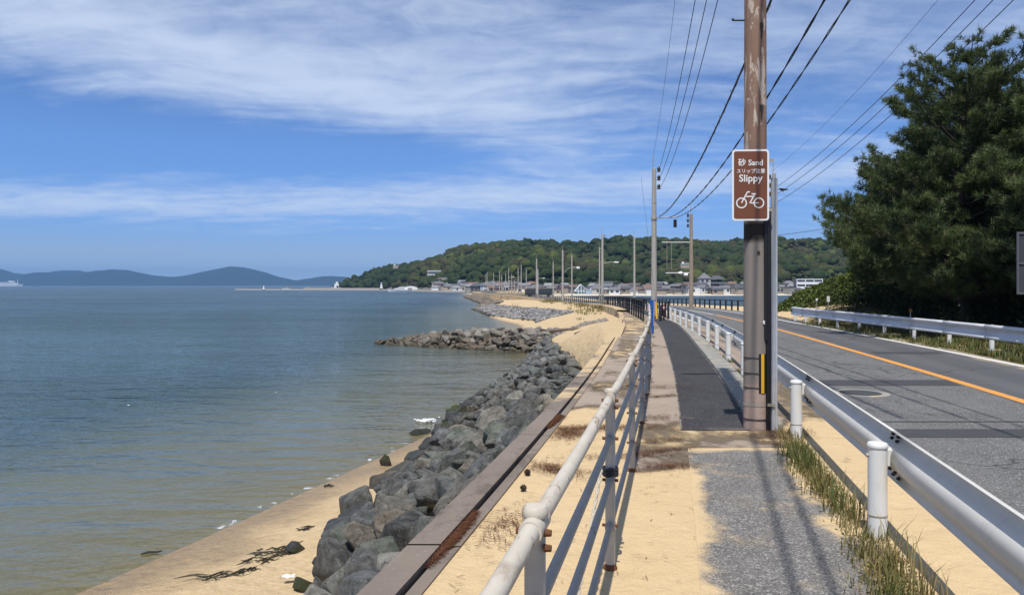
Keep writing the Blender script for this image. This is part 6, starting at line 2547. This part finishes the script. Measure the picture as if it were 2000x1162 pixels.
    for px, wid, lab in ((782, 3.2, 'smaller white vaulted store beside the harbour'), (801, 6.5, 'larger white vaulted store beside the harbour')):
        x, y, z = at(px, 585)
        root = empty('vaulted_store', (x, y, z))
        rows = []
        for yy in (0, 6):
            rows.append([(wid * math.cos(a), yy, 3.4 * math.sin(a)) for a in np.linspace(0, math.pi, 13)])
        MB().sweep(rows, caps=True).build('vault', M['boat_white'], root, True)
        MB().box((0, -.05, 1.0), (wid * .5, .2, 2.0)).build('door', WALLS[3], root)
        tag(root, lab, 'building')
    # small shrine-like lookout on the slope and a white villa
    for px, d, dz, lab in ((773, 700, 0, 'small red brown building with a white roof on the hillside'), (1337, 430, 2.0, 'white flat roof among the trees on the hillside')):
        x, y, z = at(px, d, dz)
        root = empty('hillside_house', (x, y, z + 5))
        root.scale = (.55, .55, .5)
        MB().box((0, 0, 1.5), (9, 5, 5)).build('wall', WALLS[4], root)
        MB().box((1.5, 0, 4.3), (10, 6, .7)).build('roof', M['boat_white'], root)
        MB().box((-2, 0, 5.6), (2, 2, 2)).build('turret', WALLS[1], root)
        tag(root, lab, 'building')


M['tealglass'] = m_plain('teal_glass', (.10, .17, .20), .3, var=.2)
M['paleblue'] = m_plain('pale_blue_sheet', (.34, .42, .50), .5)
make_town()


# ------------------------------------------------------------------ harbour: breakwater, lights, boats
def make_harbour():
    def bw(px0, d0, px1, d1, top, w, label):
        a = Vector(((px0 - 1000) / F_PX * d0, d0, 0))
        b = Vector(((px1 - 1000) / F_PX * d1, d1, 0))
        d = (b - a)
        n = Vector((-d.y, d.x, 0)).normalized() * w / 2
        rows = []
        for p in (a, b):
            rows.append([p - n * 1.4 + Vector((0, 0, SEA - 1)), p - n + Vector((0, 0, top)), p + n + Vector((0, 0, top)), p + n * 1.4 + Vector((0, 0, SEA - 1))])
        o = MB().sweep(rows, caps=True).build('breakwater', M['concrete'], None)
        tag(o, label, 'breakwater')
    bw(600, 690, 745, 640, -.9, 5, 'pale breakwater wall below the end of the island hill')
    bw(463, 720, 605, 690, -2.1, 5, 'low dark outer breakwater reaching far into the bay')
    bw(745, 640, 990, 400, -2.0, 4, 'harbour quay in front of the town')

    def tower(px, d, h, r, lab, base):
        x = (px - 1000) / F_PX * d
        root = empty('harbour_light', (x, d, base))
        MB().lathe([(r * 1.3, 0), (r, .3), (r * .7, h * .7), (r * .95, h * .72), (r * .95, h * .78), (r * .6, h * .79), (r * .6, h * .93), (0, h)], n=14).build('tower', M['boat_white'], root, True)
        MB().lathe([(r * .62, h * .80), (r * .62, h * .90)], n=14).build('lantern', M['glass'], root, True)
        tag(root, lab, 'harbour light')
    tower(745, 638, 5.0, 1.1, 'white harbour light on the end of the pale breakwater', -1.0)
    tower(515, 705, 3.6, .8, 'small white light on the low outer breakwater', -2.2)

    def yacht(px, d, L, lab, rz=0.0):
        x = (px - 1000) / F_PX * d
        root = empty('motor_yacht', (x, d, SEA), rz)
        rows = []
        for s in np.linspace(-.5, .5, 13):
            wv = .15 * L * (1 - max(0, (-s - .05) / .45) ** 2) ** .6 if s < -.05 else .15 * L
            bow = max(0, -s - .1) / .4
            zt = .085 * L * (1 + .35 * bow)
            rows.append([(s * L, -wv, zt), (s * L * .97, -wv * .8, 0), (s * L * .95, 0, -.3), (s * L * .97, wv * .8, 0), (s * L, wv, zt)])
        MB().sweep(rows, closed=True, caps=True).build('hull', M['boat_white'], root, True)
        MB().add([(-.22 * L, -.11 * L, .10 * L), (.36 * L, -.11 * L, .09 * L), (.36 * L, .11 * L, .09 * L), (-.22 * L, .11 * L, .10 * L), (-.06 * L, -.09 * L, .185 * L), (.30 * L, -.09 * L, .185 * L), (.30 * L, .09 * L, .185 * L), (-.06 * L, .09 * L, .185 * L)],
                 [(0, 1, 5, 4), (1, 2, 6, 5), (2, 3, 7, 6), (3, 0, 4, 7), (4, 5, 6, 7)]).build('cabin', M['boat_white'], root)
        MB().box((.07 * L, 0, .14 * L), (.36 * L, .215 * L, .03 * L)).build('window_band', M['glass'], root)
        MB().box((.12 * L, 0, .215 * L), (.25 * L, .16 * L, .02 * L)).build('flybridge', M['boat_white'], root)
        tag(root, lab, 'boat')
    yacht(780, 515, 16, 'large white motor yacht moored at the harbour mouth')
    yacht(920, 470, 7, 'small white motorboat near the end of the quay')
    # ferry far out at the edge of the picture
    d = 2600
    x = (12 - 1000) / F_PX * d
    root = empty('ferry', (x, d, SEA))
    rows = []
    for s in np.linspace(-.5, .5, 11):
        w = 9 * (1 - max(0, (s - .25) / .25) ** 2) ** .5 if s > .25 else 9
        rows.append([(s * 118, -w, 8), (s * 114, -w * .8, -1), (s * 114, w * .8, -1), (s * 118, w, 8)])
    MB().sweep(rows, closed=True, caps=True).build('hull', M['boat_white'], root)
    for (cx, cz, sx, sz) in ((-8, 10, 92, 4), (-12, 14, 78, 4), (20, 18, 14, 4)):
        MB().box((cx, 0, cz), (sx, 14, sz)).build('deck_house', M['boat_white'], root)
    MB().box((-8, -7.2, 10.5), (86, .4, 1.4)).build('window_band', M['navy'], root)
    MB().box((-12, -7.2, 14.5), (72, .4, 1.4)).build('window_band', M['navy'], root)
    MB().box((-26, 0, 19), (10, 8, 7)).build('funnel', M['navy'], root)
    MB().tube([(40, 0, 8), (40, 0, 26)], .7, 6).build('mast', M['boat_white'], root)
    tag(root, 'white ferry with a blue funnel far out on the bay', 'ferry')
    # second far boat, at the tip of the island
    d = 800
    x = (657 - 1000) / F_PX * d
    root = empty('patrol_boat', (x, d, SEA))
    MB().add([(-5, -1.6, 2.2), (5, -1.6, 1.8), (5, 1.6, 1.8), (-5, 1.6, 2.2), (-4.2, -1.1, -.3), (4.6, -1.1, -.3), (4.6, 1.1, -.3), (-4.2, 1.1, -.3)], [(0, 1, 2, 3), (4, 5, 1, 0), (5, 6, 2, 1), (6, 7, 3, 2), (7, 4, 0, 3)]).build('hull', M['boat_white'], root)
    MB().box((.5, 0, 4), (5, 2.4, 4)).build('cabin', M['boat_white'], root)
    MB().box((.8, 0, 7.2), (2.4, 2, 2.4)).build('wheelhouse', M['boat_white'], root)
    tag(root, 'white boat at the tip of the island hill', 'boat')
    for px, d, lab in ((555, 700, 'small pale fishing boat behind the outer breakwater'), (597, 698, 'small fishing boat with a tan cabin by the breakwater')):
        x = (px - 1000) / F_PX * d
        root = empty('fishing_boat', (x, d + 8, SEA))
        MB().add([(-4, -1.3, 1.7), (4, -1.3, 1.4), (4, 1.3, 1.4), (-4, 1.3, 1.7), (-3.2, -.9, -.3), (3.6, -.9, -.3), (3.6, .9, -.3), (-3.2, .9, -.3)], [(0, 1, 2, 3), (4, 5, 1, 0), (5, 6, 2, 1), (6, 7, 3, 2), (7, 4, 0, 3)]).build('hull', M['boat_white'], root)
        MB().box((1.2, 0, 2.2), (2.2, 1.8, 1.8)).build('cabin', WALLS[2], root)
        tag(root, lab, 'boat')
    # dark bus parked by the road, and a slender tower sign post
    y = 175
    x = (1053 - 1000) / F_PX * y
    root = empty('bus', (x, y, zrf(y)), R(-6))
    MB().box((0, 0, 1.0), (6.6, 2.0, 1.25)).build('body', M['busdark'], root)
    MB().box((0, 0, 1.72), (6.2, 1.8, .22)).build('roof', M['busdark'], root)
    MB().box((0, -1.01, 1.25), (6.0, .04, .5)).build('window_band', M['glass'], root)
    for dx in (-2.2, 2.2):
        MB().tube([(dx, -1.02, .38), (dx, -.8, .38)], .38, 14).build('wheel', M['black'], root)
        MB().tube([(dx, .8, .38), (dx, 1.02, .38)], .38, 14).build('wheel', M['black'], root)
    tag(root, 'dark green bus parked on the causeway behind the shingle', 'bus')


M['navy'] = m_plain('navy_paint', (.05, .10, .30), .4)
M['busdark'] = m_plain('dark_green_paint', (.035, .045, .04), .4)
make_harbour()
